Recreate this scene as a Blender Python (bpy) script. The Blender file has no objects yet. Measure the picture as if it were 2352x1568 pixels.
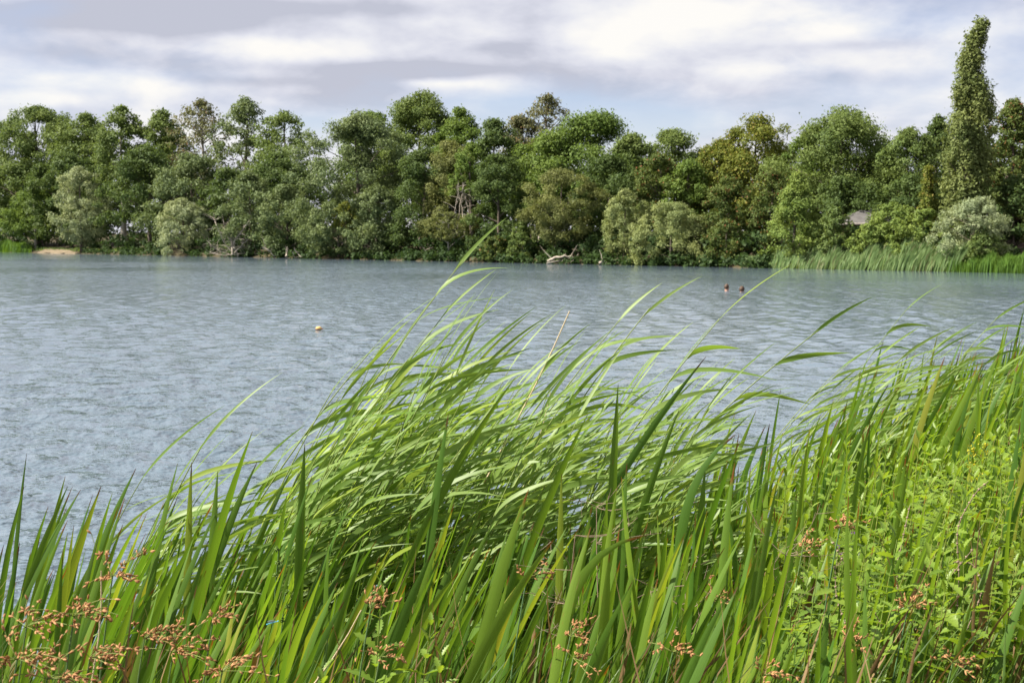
import bpy, math, random
import numpy as np
from mathutils import Vector, Matrix, Quaternion

R = math.radians
random.seed(11)
rng = np.random.default_rng(11)
sc = bpy.context.scene
col = sc.collection

# ------------------------------------------------------------------ camera
EYE = 2.2                      # eye height above the lake
FV, CXV, CYV, HZV = 3231.0, 1176.0, 784.0, 545.5   # measured on the photograph
PITCH = math.atan((CYV - HZV) / FV)
cam_d = bpy.data.cameras.new('camera')
cam = bpy.data.objects.new('camera', cam_d)
col.objects.link(cam)
cam.location = (0, 0, EYE)
cam.rotation_euler = (R(90) - PITCH, 0, 0)
cam_d.sensor_width = 22.3
cam_d.lens = 22.3 * FV / 2352.0
cam_d.clip_start = 0.1
cam_d.clip_end = 6000
cam_d.dof.use_dof = True
cam_d.dof.focus_distance = 6.3
cam_d.dof.aperture_fstop = 6.3
sc.camera = cam

# ------------------------------------------------------------------ light
SUN_EL, SUN_AZ = R(45), R(94)          # azimuth to the left of the view direction
sdir = Vector((-math.sin(SUN_AZ) * math.cos(SUN_EL), math.cos(SUN_AZ) * math.cos(SUN_EL), math.sin(SUN_EL)))
sun_d = bpy.data.lights.new('sun', 'SUN')
sun_d.energy = 5.0
sun_d.angle = R(0.53)
sun_d.color = (1.0, 0.93, 0.82)
sun = bpy.data.objects.new('sun', sun_d)
col.objects.link(sun)
sun.rotation_euler = sdir.to_track_quat('Z', 'Y').to_euler()

sc.view_settings.view_transform = 'Standard'
sc.view_settings.look = 'None'
sc.view_settings.gamma = 1.0
sc.view_settings.exposure = 1.42
CLOUD = 0.372                   # radiance scale of the cloud deck

def N(nt, typ, **kw):
    n = nt.nodes.new(typ)
    for k, v in kw.items():
        setattr(n, k, v)
    return n
def L(nt, a, b):
    nt.links.new(a, b)
def math_n(nt, op, a, b=None, c=None, clamp=False):
    n = nt.nodes.new('ShaderNodeMath'); n.operation = op; n.use_clamp = clamp
    for i, v in enumerate((a, b, c)):
        if v is None: continue
        if isinstance(v, (int, float)): n.inputs[i].default_value = v
        else: nt.links.new(v, n.inputs[i])
    return n.outputs[0]

def mixc(nt, f, a, b, blend='MIX'):
    n = N(nt, 'ShaderNodeMix', data_type='RGBA', blend_type=blend)
    for s, v in ((n.inputs[0], f), (n.inputs[6], a), (n.inputs[7], b)):
        if isinstance(v, (int, float)): s.default_value = v
        elif isinstance(v, tuple): s.default_value = (*v, 1)
        else: L(nt, v, s)
    return n.outputs[2]
world = bpy.data.worlds.new('World')
sc.world = world
world.use_nodes = True
wt = world.node_tree
wt.nodes.clear()
def build_world():
    nt = wt
    sky = N(nt, 'ShaderNodeTexSky')
    sky.sky_type = 'NISHITA'
    sky.sun_disc = False
    sky.sun_elevation = SUN_EL
    sky.sun_rotation = 2 * math.pi - SUN_AZ
    sky.air_density = 1.0; sky.dust_density = 0.4; sky.ozone_density = 2.5
    tc = N(nt, 'ShaderNodeTexCoord')
    sep = N(nt, 'ShaderNodeSeparateXYZ'); L(nt, tc.outputs['Generated'], sep.inputs[0])
    x, y, z = sep.outputs
    zc = math_n(nt, 'ADD', math_n(nt, 'MAXIMUM', z, 0.0), 0.30)
    px = math_n(nt, 'DIVIDE', x, zc); py = math_n(nt, 'DIVIDE', y, zc)
    cmb = N(nt, 'ShaderNodeCombineXYZ')
    L(nt, px, cmb.inputs[0]); L(nt, math_n(nt, 'MULTIPLY', py, 0.9), cmb.inputs[1])
    def noise(sc_, det, rough, off, dist=0.0):
        m = N(nt, 'ShaderNodeVectorMath', operation='ADD'); m.inputs[1].default_value = off
        L(nt, cmb.outputs[0], m.inputs[0])
        n = N(nt, 'ShaderNodeTexNoise'); n.noise_dimensions = '3D'
        n.inputs['Scale'].default_value = sc_; n.inputs['Detail'].default_value = det
        n.inputs['Roughness'].default_value = rough; n.inputs['Distortion'].default_value = dist
        L(nt, m.outputs[0], n.inputs['Vector'])
        return n.outputs['Fac']
    n1 = noise(2.6, 5.5, 0.53, (3.1, 7.7, 0.0), 0.12)
    n2 = noise(7.0, 5, 0.52, (9.0, 2.0, 4.0), 0.15)
    n3 = noise(1.8, 5, 0.5, (1.0, 5.0, 9.0), 0.2)
    az = math_n(nt, 'ARCTAN2', x, y)
    el = math_n(nt, 'ARCSINE', z)
    # the larger banks of this afternoon's clouds: direction (pixel of the photograph), half size, weight
    def blobs(lst):
        acc = None
        for (vx, vy, sx, sy, w) in lst:
            a0 = math.atan((vx - CXV) / FV); e0 = (HZV - vy) / FV
            da = math_n(nt, 'DIVIDE', math_n(nt, 'SUBTRACT', az, a0), sx / FV)
            de = math_n(nt, 'DIVIDE', math_n(nt, 'SUBTRACT', el, e0), sy / FV)
            r2 = math_n(nt, 'ADD', math_n(nt, 'MULTIPLY', da, da), math_n(nt, 'MULTIPLY', de, de))
            g = math_n(nt, 'MULTIPLY', math_n(nt, 'EXPONENT', math_n(nt, 'MULTIPLY', r2, -1.0)), w)
            acc = g if acc is None else math_n(nt, 'ADD', acc, g)
        return acc
    bri = blobs([(1620, 55, 330, 50, .22), (1350, 90, 120, 30, .14), (690, 125, 170, 24, .30), (1760, 172, 130, 20, .24), (420, 135, 120, 20, .16),
                 (230, 205, 160, 20, .20), (60, 30, 90, 26, .16), (1000, 200, 150, 9, .20), (1010, 60, 70, 22, .12),
                 (2100, 90, 200, 30, .16), (1400, 135, 60, 14, .15), (60, 250, 120, 14, .16),
                 (330, 68, 330, 34, -.34), (180, 150, 170, 20, -.16), (950, 168, 260, 16, -.30), (760, 35, 260, 22, -.20), (1150, 120, 90, 16, -.12),
                 (1950, 125, 240, 12, -.14), (2150, 8, 200, 12, -.34), (620, 200, 200, 12, -.12), (2050, 200, 200, 20, -.08)])
    blue = blobs([(1480, 285, 420, 60, 1.0), (720, 290, 150, 30, .6), (1950, 215, 260, 40, .22), (1180, 240, 250, 26, .25), (420, 190, 200, 12, .10)])
    billow = math_n(nt, 'ADD', math_n(nt, 'MULTIPLY', n2, 1.7), math_n(nt, 'MULTIPLY', n1, 0.6))
    bri = math_n(nt, 'MULTIPLY', bri, math_n(nt, 'ADD', billow, -0.15))
    v = math_n(nt, 'ADD', math_n(nt, 'ADD', math_n(nt, 'MULTIPLY', n1, 0.80), math_n(nt, 'MULTIPLY', n2, 0.70)), -0.265)
    v = math_n(nt, 'ADD', v, bri)
    ramp = N(nt, 'ShaderNodeValToRGB')
    L(nt, v, ramp.inputs[0])
    cr = ramp.color_ramp
    cr.elements[0].position = 0.32; cr.elements[0].color = (0.55, 0.57, 0.67, 1)
    cr.elements[1].position = 0.76; cr.elements[1].color = (1.0, 0.98, 0.945, 1)
    e = cr.elements.new(0.44); e.color = (0.70, 0.715, 0.81, 1)
    e = cr.elements.new(0.53); e.color = (0.81, 0.82, 0.885, 1)
    e = cr.elements.new(0.64); e.color = (0.92, 0.915, 0.925, 1)
    bg_c = N(nt, 'ShaderNodeBackground'); L(nt, ramp.outputs[0], bg_c.inputs[0]); bg_c.inputs[1].default_value = CLOUD
    bg_s = N(nt, 'ShaderNodeBackground'); L(nt, mixc(nt, 1.0, sky.outputs[0], (1.13, 1.0, 1.10), 'MULTIPLY'), bg_s.inputs[0]); bg_s.inputs[1].default_value = 0.050
    gap = math_n(nt, 'ADD', math_n(nt, 'MULTIPLY', math_n(nt, 'SUBTRACT', 0.50, n3), 1.6), blue)
    gap = math_n(nt, 'ADD', gap, math_n(nt, 'MULTIPLY', math_n(nt, 'SUBTRACT', 0.5, n2), 0.8))
    mr = N(nt, 'ShaderNodeMapRange'); L(nt, gap, mr.inputs[0])
    mr.inputs[1].default_value = 0.02; mr.inputs[2].default_value = 0.75; mr.inputs[3].default_value = 0.0; mr.inputs[4].default_value = 0.85
    mix = N(nt, 'ShaderNodeMixShader')
    L(nt, mr.outputs[0], mix.inputs[0]); L(nt, bg_c.outputs[0], mix.inputs[1]); L(nt, bg_s.outputs[0], mix.inputs[2])
    out = N(nt, 'ShaderNodeOutputWorld'); L(nt, mix.outputs[0], out.inputs[0])
build_world()

cy = sc.cycles
cy.max_bounces = 7; cy.diffuse_bounces = 3; cy.glossy_bounces = 3; cy.transmission_bounces = 5; cy.transparent_max_bounces = 4
cy.caustics_reflective = False; cy.caustics_refractive = False
cy.sample_clamp_indirect = 6.0

# ------------------------------------------------------------------ helpers
cp, sp_ = math.cos(PITCH), math.sin(PITCH)
def ray(vx, vy):
    """direction through a point of the photograph, scaled so that its forward (y) part is 1"""
    a = (vx - CXV) / FV; b = -(vy - CYV) / FV
    d = Vector((a, cp + b * sp_, -sp_ + b * cp))
    return d / d.y
def at(vx, vy, D):
    d = ray(vx, vy)
    return Vector((d.x * D, D, EYE + d.z * D))
def shoreV(vx):
    return 579.0 + 49.0 * vx / 2352.0
def far_pt(vx, extra):
    d = ray(vx, shoreV(vx))
    D = EYE / -d.z
    D2 = D + extra
    return Vector((d.x * D2, D2, 0))
FA = far_pt(0, 0); FB = far_pt(2352, 0)
fn = Vector((-(FB - FA).y, (FB - FA).x, 0)).normalized()
if fn.y < 0: fn = -fn
SHX = np.array([-60, -6, -4, -2.4, -1.2, 0, 1.0, 2.0, 3.2, 5, 8, 60.0])
SHY = np.array([-6, 4.2, 5.0, 5.7, 6.3, 6.9, 7.7, 9.2, 11.4, 14.5, 18, 60.0])
def near_shore(x):
    return np.interp(x, SHX, SHY)
def ground_z(x, y):
    x = np.asarray(x, float); y = np.asarray(y, float)
    dn = near_shore(x) - y                       # > 0 on the near bank
    zn = np.where(dn > 0, np.minimum(0.14 * dn, 0.5 + 0.004 * dn), np.maximum(0.22 * dn, -1.6))
    df = (x - FA.x) * fn.x + (y - FA.y) * fn.y   # > 0 on the far bank
    zf = np.where(df > 0, np.minimum(0.35 * df, 0.35 + 0.055 * df), np.maximum(0.3 * df, -1.6))
    zf = np.minimum(zf, 3.0)
    return np.maximum(zn, zf)
def gz(x, y):
    return float(ground_z(x, y))

def mesh(name, V, F, mat=None, smooth=False, attrs=None):
    V = np.asarray(V, np.float32).reshape(-1, 3); F = np.asarray(F, np.int32)
    me = bpy.data.meshes.new(name)
    k = F.shape[1]; n = len(F)
    me.vertices.add(len(V)); me.vertices.foreach_set('co', V.ravel())
    me.loops.add(n * k); me.loops.foreach_set('vertex_index', F.ravel())
    me.polygons.add(n); me.polygons.foreach_set('loop_start', np.arange(0, n * k, k, dtype=np.int32))
    if smooth: me.polygons.foreach_set('use_smooth', np.ones(n, dtype=bool))
    me.update(calc_edges=True)
    if attrs:
        for an, av in attrs.items():
            a = me.attributes.new(an, 'FLOAT', 'POINT'); a.data.foreach_set('value', np.asarray(av, np.float32).ravel())
    if mat: me.materials.append(mat)
    return me
def link(name, me, parent=None):
    o = bpy.data.objects.new(name, me); col.objects.link(o)
    if parent: o.parent = parent
    return o
def obj(name, V, F, mat, parent=None, smooth=False, attrs=None):
    return link(name, mesh(name, V, F, mat, smooth, attrs), parent)
def thing(name, label, cat, loc=(0, 0, 0), group=None):
    o = bpy.data.objects.new(name, None); col.objects.link(o)
    o.empty_display_size = 0.1; o.location = loc
    tag(o, label, cat, group); return o
def tag(o, label=None, cat=None, group=None, kind=None):
    if label: o['label'] = label
    if cat: o['category'] = cat
    if group: o['group'] = group
    if kind: o['kind'] = kind
    return o
class MB:
    def __init__(s): s.V = []; s.F = []; s.A = {}; s.n = 0
    def add(s, V, F, **attrs):
        V = np.asarray(V, float).reshape(-1, 3); s.V.append(V); s.F.append(np.asarray(F) + s.n); s.n += len(V)
        for k, v in attrs.items(): s.A.setdefault(k, []).append(np.asarray(v, float).ravel())
        return s
    def obj(s, name, mat, parent=None, smooth=False):
        return obj(name, np.concatenate(s.V), np.concatenate(s.F), mat, parent, smooth, {k: np.concatenate(v) for k, v in s.A.items()})
def tube(P, rad, k=6):
    P = np.asarray(P, float); rad = np.broadcast_to(np.asarray(rad, float), (len(P),))
    T = np.gradient(P, axis=0); T /= np.linalg.norm(T, axis=1)[:, None] + 1e-9
    ref = np.where(np.abs(T[:, 2:3]) > 0.9, np.array([[1.0, 0, 0]]), np.array([[0, 0, 1.0]]))
    if np.abs(T[:, 2]).max() > 0.9: ref = np.tile(np.array([[0.31, 0.95, 0.0]]), (len(P), 1))
    A = np.cross(T, ref); A /= np.linalg.norm(A, axis=1)[:, None] + 1e-9
    B = np.cross(T, A)
    th = np.linspace(0, 2 * np.pi, k, endpoint=False)
    V = P[:, None] + rad[:, None, None] * (np.cos(th)[None, :, None] * A[:, None] + np.sin(th)[None, :, None] * B[:, None])
    n = len(P)
    i = np.arange(n - 1)[:, None] * k; j = np.arange(k)[None]; j2 = (j + 1) % k
    F = np.stack([i + j, i + j2, i + k + j2, i + k + j], -1).reshape(-1, 4)
    return V.reshape(-1, 3), F
def unit(v):
    v = np.asarray(v, float); return v / (np.linalg.norm(v) + 1e-9)
def grow(p0, d0, Ln, n, bend, power=1.0):
    """a curve that leaves p0 along d0 and is turned towards the vector bend as it goes"""
    d0 = unit(d0); bend = np.asarray(bend, float)
    t = np.linspace(0, 1, n)
    D = d0[None] + bend[None] * (t ** power)[:, None]
    D /= np.linalg.norm(D, axis=1)[:, None]
    P = np.zeros((n, 3)); P[1:] = np.cumsum((D[1:] + D[:-1]) * 0.5, axis=0) * Ln / (n - 1)
    return P + np.asarray(p0, float)
def ribbon(P, W, S, fold=0.25):
    P = np.asarray(P, float); n = len(P)
    T = np.gradient(P, axis=0); T /= np.linalg.norm(T, axis=1)[:, None] + 1e-9
    S = S - (S * T).sum(1)[:, None] * T; S /= np.linalg.norm(S, axis=1)[:, None] + 1e-9
    Nn = np.cross(T, S)
    W = np.asarray(W)[:, None]
    V = np.stack([P - S * W + Nn * W * fold, P, P + S * W + Nn * W * fold], 1).reshape(-1, 3)
    i = np.arange(n - 1) * 3
    F = np.concatenate([np.stack([i, i + 1, i + 4, i + 3], 1), np.stack([i + 1, i + 2, i + 5, i + 4], 1)])
    t = np.repeat(np.linspace(0, 1, n), 3); u = np.tile(np.array([-1.0, 0, 1.0]), n)
    return V, F, t, u
def roll_side(P, base, ang0, ang1):
    n = len(P)
    T = np.gradient(P, axis=0); T /= np.linalg.norm(T, axis=1)[:, None] + 1e-9
    b = np.tile(np.asarray(base, float), (n, 1)); b -= (b * T).sum(1)[:, None] * T; b /= np.linalg.norm(b, axis=1)[:, None] + 1e-9
    c = np.cross(T, b); a = np.linspace(ang0, ang1, n)[:, None]
    return np.cos(a) * b + np.sin(a) * c

# ------------------------------------------------------------------ materials
def new_mat(name):
    m = bpy.data.materials.new(name); m.use_nodes = True; m.node_tree.nodes.clear(); return m, m.node_tree
def rgb(nt, c):
    n = N(nt, 'ShaderNodeRGB'); n.outputs[0].default_value = (*c, 1); return n.outputs[0]
def rnd(nt):
    a = N(nt, 'ShaderNodeNewGeometry').outputs['Random Per Island']
    b = N(nt, 'ShaderNodeObjectInfo').outputs['Random']
    return math_n(nt, 'FRACT', math_n(nt, 'ADD', a, b))
def leaf_surface(nt, colr, tcol, trans, rough, spec):
    p = N(nt, 'ShaderNodeBsdfPrincipled')
    L(nt, colr, p.inputs['Base Color']); p.inputs['Roughness'].default_value = rough
    p.inputs['Specular IOR Level'].default_value = spec
    t = N(nt, 'ShaderNodeBsdfTranslucent'); L(nt, tcol, t.inputs[0])
    mx = N(nt, 'ShaderNodeMixShader'); mx.inputs[0].default_value = trans
    L(nt, p.outputs[0], mx.inputs[1]); L(nt, t.outputs[0], mx.inputs[2])
    o = N(nt, 'ShaderNodeOutputMaterial'); L(nt, mx.outputs[0], o.inputs[0])
def crown_mat(name, a, b, trans=0.30, rough=0.6, spec=0.12, odd=None, oddf=0.06):
    m, nt = new_mat(name)
    r = N(nt, 'ShaderNodeNewGeometry').outputs['Random Per Island']
    c = mixc(nt, r, a, b)
    # broad differences of leaf colour between boughs
    tc = N(nt, 'ShaderNodeTexCoord'); no = N(nt, 'ShaderNodeTexNoise'); no.inputs['Scale'].default_value = 0.35; no.inputs['Detail'].default_value = 2
    L(nt, tc.outputs['Object'], no.inputs['Vector'])
    c = mixc(nt, math_n(nt, 'MULTIPLY', math_n(nt, 'SUBTRACT', no.outputs['Fac'], 0.35, clamp=True), 1.6, clamp=True), c, tuple(min(1, x * f) for x, f in zip(b, (1.25, 1.12, 0.9))))
    if odd:
        c = mixc(nt, math_n(nt, 'LESS_THAN', math_n(nt, 'FRACT', math_n(nt, 'MULTIPLY', r, 17.3)), oddf), c, odd)
    t = mixc(nt, 0.5, c, (b[0] * 1.9, b[1] * 1.8, b[2] * 0.9))
    leaf_surface(nt, c, t, trans, rough, spec)
    return m
def blade_mat(name, a, b, trans=0.35, rough=0.4, spec=0.4, tip=None, tipat=0.94, base=None, stripe=0.25, spots=None, yellow=None):
    m, nt = new_mat(name)
    r = rnd(nt)
    c = mixc(nt, r, a, b)
    if yellow:
        c = mixc(nt, math_n(nt, 'LESS_THAN', math_n(nt, 'FRACT', math_n(nt, 'MULTIPLY', r, 13.7)), 0.06), c, yellow)
    t = N(nt, 'ShaderNodeAttribute', attribute_name='t').outputs['Fac']
    u = N(nt, 'ShaderNodeAttribute', attribute_name='u').outputs['Fac']
    cb = N(nt, 'ShaderNodeCombineXYZ'); L(nt, math_n(nt, 'MULTIPLY', u, 3.2), cb.inputs[0]); L(nt, math_n(nt, 'MULTIPLY', t, 1.6), cb.inputs[1]); L(nt, math_n(nt, 'MULTIPLY', r, 50.0), cb.inputs[2])
    no = N(nt, 'ShaderNodeTexNoise'); no.inputs['Scale'].default_value = 2.2; no.inputs['Detail'].default_value = 3; L(nt, cb.outputs[0], no.inputs['Vector'])
    c = mixc(nt, math_n(nt, 'MULTIPLY', math_n(nt, 'SUBTRACT', no.outputs['Fac'], 0.3, clamp=True), stripe * 3.0, clamp=True), c, tuple(x * 0.55 for x in a))
    if spots:
        cb2 = N(nt, 'ShaderNodeCombineXYZ'); L(nt, u, cb2.inputs[0]); L(nt, math_n(nt, 'MULTIPLY', t, 9.0), cb2.inputs[1]); L(nt, math_n(nt, 'MULTIPLY', r, 90.0), cb2.inputs[2])
        n2 = N(nt, 'ShaderNodeTexNoise'); n2.inputs['Scale'].default_value = 1.6; n2.inputs['Detail'].default_value = 4; L(nt, cb2.outputs[0], n2.inputs['Vector'])
        c = mixc(nt, math_n(nt, 'MULTIPLY', math_n(nt, 'SUBTRACT', n2.outputs['Fac'], 0.67, clamp=True), 9.0, clamp=True), c, spots)
    if base:
        c = mixc(nt, math_n(nt, 'MULTIPLY', math_n(nt, 'SUBTRACT', 0.3, t, clamp=True), 3.0, clamp=True), c, base)
    if tip:
        ed = math_n(nt, 'ADD', tipat, math_n(nt, 'MULTIPLY', math_n(nt, 'SUBTRACT', r, 0.5), 0.05))
        c = mixc(nt, math_n(nt, 'MULTIPLY', math_n(nt, 'SUBTRACT', t, ed, clamp=True), 40.0, clamp=True), c, tip)
    tcol = mixc(nt, 0.85, c, mixc(nt, 1.0, c, (1.9, 1.75, 0.7), 'MULTIPLY'))
    leaf_surface(nt, c, tcol, trans, rough, spec)
    return m
def plain_mat(name, a, b, scale=4.0, rough=0.8, spec=0.3, bump=0.0, detail=5):
    m, nt = new_mat(name)
    tc = N(nt, 'ShaderNodeTexCoord'); no = N(nt, 'ShaderNodeTexNoise'); no.inputs['Scale'].default_value = scale; no.inputs['Detail'].default_value = detail
    L(nt, tc.outputs['Object'], no.inputs['Vector'])
    rp = N(nt, 'ShaderNodeMapRange'); L(nt, no.outputs['Fac'], rp.inputs[0]); rp.inputs[1].default_value = 0.35; rp.inputs[2].default_value = 0.65
    c = mixc(nt, rp.outputs[0], a, b)
    p = N(nt, 'ShaderNodeBsdfPrincipled'); L(nt, c, p.inputs['Base Color']); p.inputs['Roughness'].default_value = rough; p.inputs['Specular IOR Level'].default_value = spec
    if bump:
        bp = N(nt, 'ShaderNodeBump'); bp.inputs['Strength'].default_value = bump; bp.inputs['Distance'].default_value = 0.05
        L(nt, no.outputs['Fac'], bp.inputs['Height']); L(nt, bp.outputs[0], p.inputs['Normal'])
    o = N(nt, 'ShaderNodeOutputMaterial'); L(nt, p.outputs[0], o.inputs[0])
    return m

M = {}
M['bark'] = plain_mat('bark', (0.07, 0.055, 0.04), (0.15, 0.125, 0.10), 3.0, 0.9, 0.2, 0.6)
M['pale_bark'] = plain_mat('pale_bark', (0.22, 0.20, 0.16), (0.34, 0.31, 0.26), 3.0, 0.9, 0.2, 0.5)
M['deadwood'] = plain_mat('deadwood', (0.24, 0.20, 0.16), (0.40, 0.36, 0.30), 2.5, 0.85, 0.2, 0.4)
M['soil'] = plain_mat('soil', (0.035, 0.028, 0.016), (0.075, 0.062, 0.03), 1.3, 0.95, 0.2, 0.8)
M['sand'] = plain_mat('sand', (0.12, 0.095, 0.06), (0.19, 0.15, 0.10), 0.9, 0.95, 0.2, 0.3)

SPEC = {
 'green':  crown_mat('foliage_green', (0.064, 0.106, 0.030), (0.132, 0.182, 0.056)),
 'bright': crown_mat('foliage_bright', (0.068, 0.120, 0.026), (0.125, 0.185, 0.044), 0.32),
 'dark':   crown_mat('foliage_dark', (0.040, 0.073, 0.023), (0.084, 0.126, 0.038)),
 'shade_leaf':    crown_mat('foliage_painted_shade', (0.022, 0.045, 0.016), (0.042, 0.076, 0.022)),  # leaf colour darkened to stand for the shade under the far trees
 'grey':   crown_mat('foliage_grey_green', (0.070, 0.108, 0.046), (0.140, 0.185, 0.082), 0.24),
 'willow': crown_mat('foliage_silver_willow', (0.170, 0.220, 0.118), (0.27, 0.315, 0.18), 0.25),
 'pale':   crown_mat('foliage_pale_willow', (0.145, 0.190, 0.072), (0.24, 0.28, 0.12), 0.27),
 'olive':  crown_mat('foliage_olive', (0.090, 0.110, 0.040), (0.155, 0.175, 0.060), 0.27),
 'yellow': crown_mat('foliage_yellow_green', (0.075, 0.112, 0.022), (0.150, 0.172, 0.034), 0.30, odd=(0.22, 0.18, 0.04), oddf=0.08),
 'brown':  crown_mat('foliage_sparse_brown', (0.085, 0.098, 0.048), (0.145, 0.155, 0.080), 0.25, odd=(0.17, 0.11, 0.05), oddf=0.10),
 'rusty':  crown_mat('foliage_rusty_green', (0.050, 0.088, 0.024), (0.100, 0.132, 0.036), 0.27, odd=(0.19, 0.085, 0.035), oddf=0.06),
 'fresh':  crown_mat('foliage_fresh', (0.105, 0.165, 0.040), (0.180, 0.240, 0.062), 0.30),
 'poplar': crown_mat('foliage_poplar', (0.075, 0.110, 0.032), (0.160, 0.195, 0.072), 0.26),
}
M['sword'] = blade_mat('sword_leaf', (0.058, 0.135, 0.015), (0.110, 0.195, 0.022), 0.36, 0.38, 0.45, tip=(0.07, 0.025, 0.008), tipat=0.965, base=(0.075, 0.105, 0.022), stripe=0.28, spots=(0.16, 0.075, 0.02), yellow=(0.20, 0.26, 0.03))
M['sword_gold'] = blade_mat('sword_leaf_yellowish', (0.105, 0.195, 0.018), (0.155, 0.245, 0.028), 0.42, 0.4, 0.4, tip=(0.16, 0.06, 0.012), tipat=0.95, base=(0.11, 0.14, 0.03), stripe=0.22, spots=(0.20, 0.11, 0.025), yellow=(0.26, 0.28, 0.04))
M['reed'] = blade_mat('reed_leaf', (0.115, 0.205, 0.032), (0.205, 0.295, 0.078), 0.44, 0.46, 0.3, stripe=0.16, yellow=(0.22, 0.30, 0.035))
M['reed_stem'] = blade_mat('reed_stem', (0.130, 0.190, 0.032), (0.190, 0.240, 0.045), 0.1, 0.45, 0.4, stripe=0.15)
M['understorey'] = blade_mat('understorey_blade', (0.038, 0.088, 0.011), (0.085, 0.145, 0.018), 0.34, 0.45, 0.35, stripe=0.2, base=(0.07, 0.075, 0.02), yellow=(0.16, 0.15, 0.04))
M['dry'] = blade_mat('dry_blade', (0.12, 0.068, 0.03), (0.27, 0.18, 0.09), 0.2, 0.7, 0.2, stripe=0.35)
M['straw'] = blade_mat('straw_stem', (0.44, 0.35, 0.22), (0.58, 0.47, 0.30), 0.05, 0.6, 0.3, stripe=0.2)
M['rush'] = blade_mat('rush_stem', (0.075, 0.155, 0.065), (0.12, 0.19, 0.06), 0.1, 0.4, 0.4, stripe=0.15)
M['spikelet'] = blade_mat('spikelet_brown', (0.30, 0.135, 0.05), (0.52, 0.29, 0.13), 0.15, 0.65, 0.25, stripe=0.35)
M['herb'] = blade_mat('herb_leaf', (0.125, 0.215, 0.022), (0.20, 0.29, 0.036), 0.42, 0.45, 0.35, stripe=0.18)
M['herb_stem'] = blade_mat('herb_stem', (0.13, 0.19, 0.03), (0.20, 0.22, 0.05), 0.1, 0.5, 0.3, stripe=0.15)
M['whorl'] = blade_mat('dry_whorled_stem', (0.20, 0.14, 0.10), (0.33, 0.25, 0.18), 0.05, 0.7, 0.2, stripe=0.35)
M['yellowfl'] = blade_mat('yellow_flower', (0.38, 0.36, 0.03), (0.48, 0.44, 0.05), 0.3, 0.6, 0.2, stripe=0.1)
M['purplefl'] = blade_mat('purple_flower', (0.16, 0.04, 0.30), (0.22, 0.07, 0.38), 0.3, 0.6, 0.2, stripe=0.1)
M['farreed'] = blade_mat('far_reed', (0.085, 0.150, 0.045), (0.150, 0.220, 0.075), 0.3, 0.5, 0.3, stripe=0.1, yellow=(0.15, 0.16, 0.07))
M['fargrass'] = blade_mat('far_grass', (0.060, 0.130, 0.018), (0.105, 0.185, 0.026), 0.35, 0.5, 0.3, stripe=0.1)

# ------------------------------------------------------------------ ground
def build_ground():
    xs = np.unique(np.concatenate([-np.geomspace(100, 1600, 14), np.arange(-100, -10, 1.5), np.arange(-10, 12, 0.25), np.arange(12, 70, 1.5), np.geomspace(70, 1600, 14)]))
    ys = np.unique(np.concatenate([-np.geomspace(12, 600, 10), np.arange(-12, 20, 0.25), np.arange(20, 60, 3.0), np.arange(60, 290, 1.3), np.geomspace(290, 3000, 16)]))
    X, Y = np.meshgrid(xs, ys)
    Z = ground_z(X, Y)
    r = np.random.default_rng(5)
    near = (np.abs(X) < 12) & (Y > -12) & (Y < 20)
    Z = Z + np.where(near, 0.03, 0.06) * r.standard_normal(Z.shape) * (np.abs(Z) > 0.04)
    nx, ny = len(xs), len(ys)
    i = (np.arange(ny - 1)[:, None] * nx + np.arange(nx - 1)[None]).ravel()
    F = np.stack([i, i + 1, i + nx + 1, i + nx], 1)
    g = obj('ground', np.stack([X, Y, Z], -1).reshape(-1, 3), F, M['soil'], smooth=True)
    tag(g, 'dark earth of both banks and the lake bed', 'ground', kind='structure')
build_ground()

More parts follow.
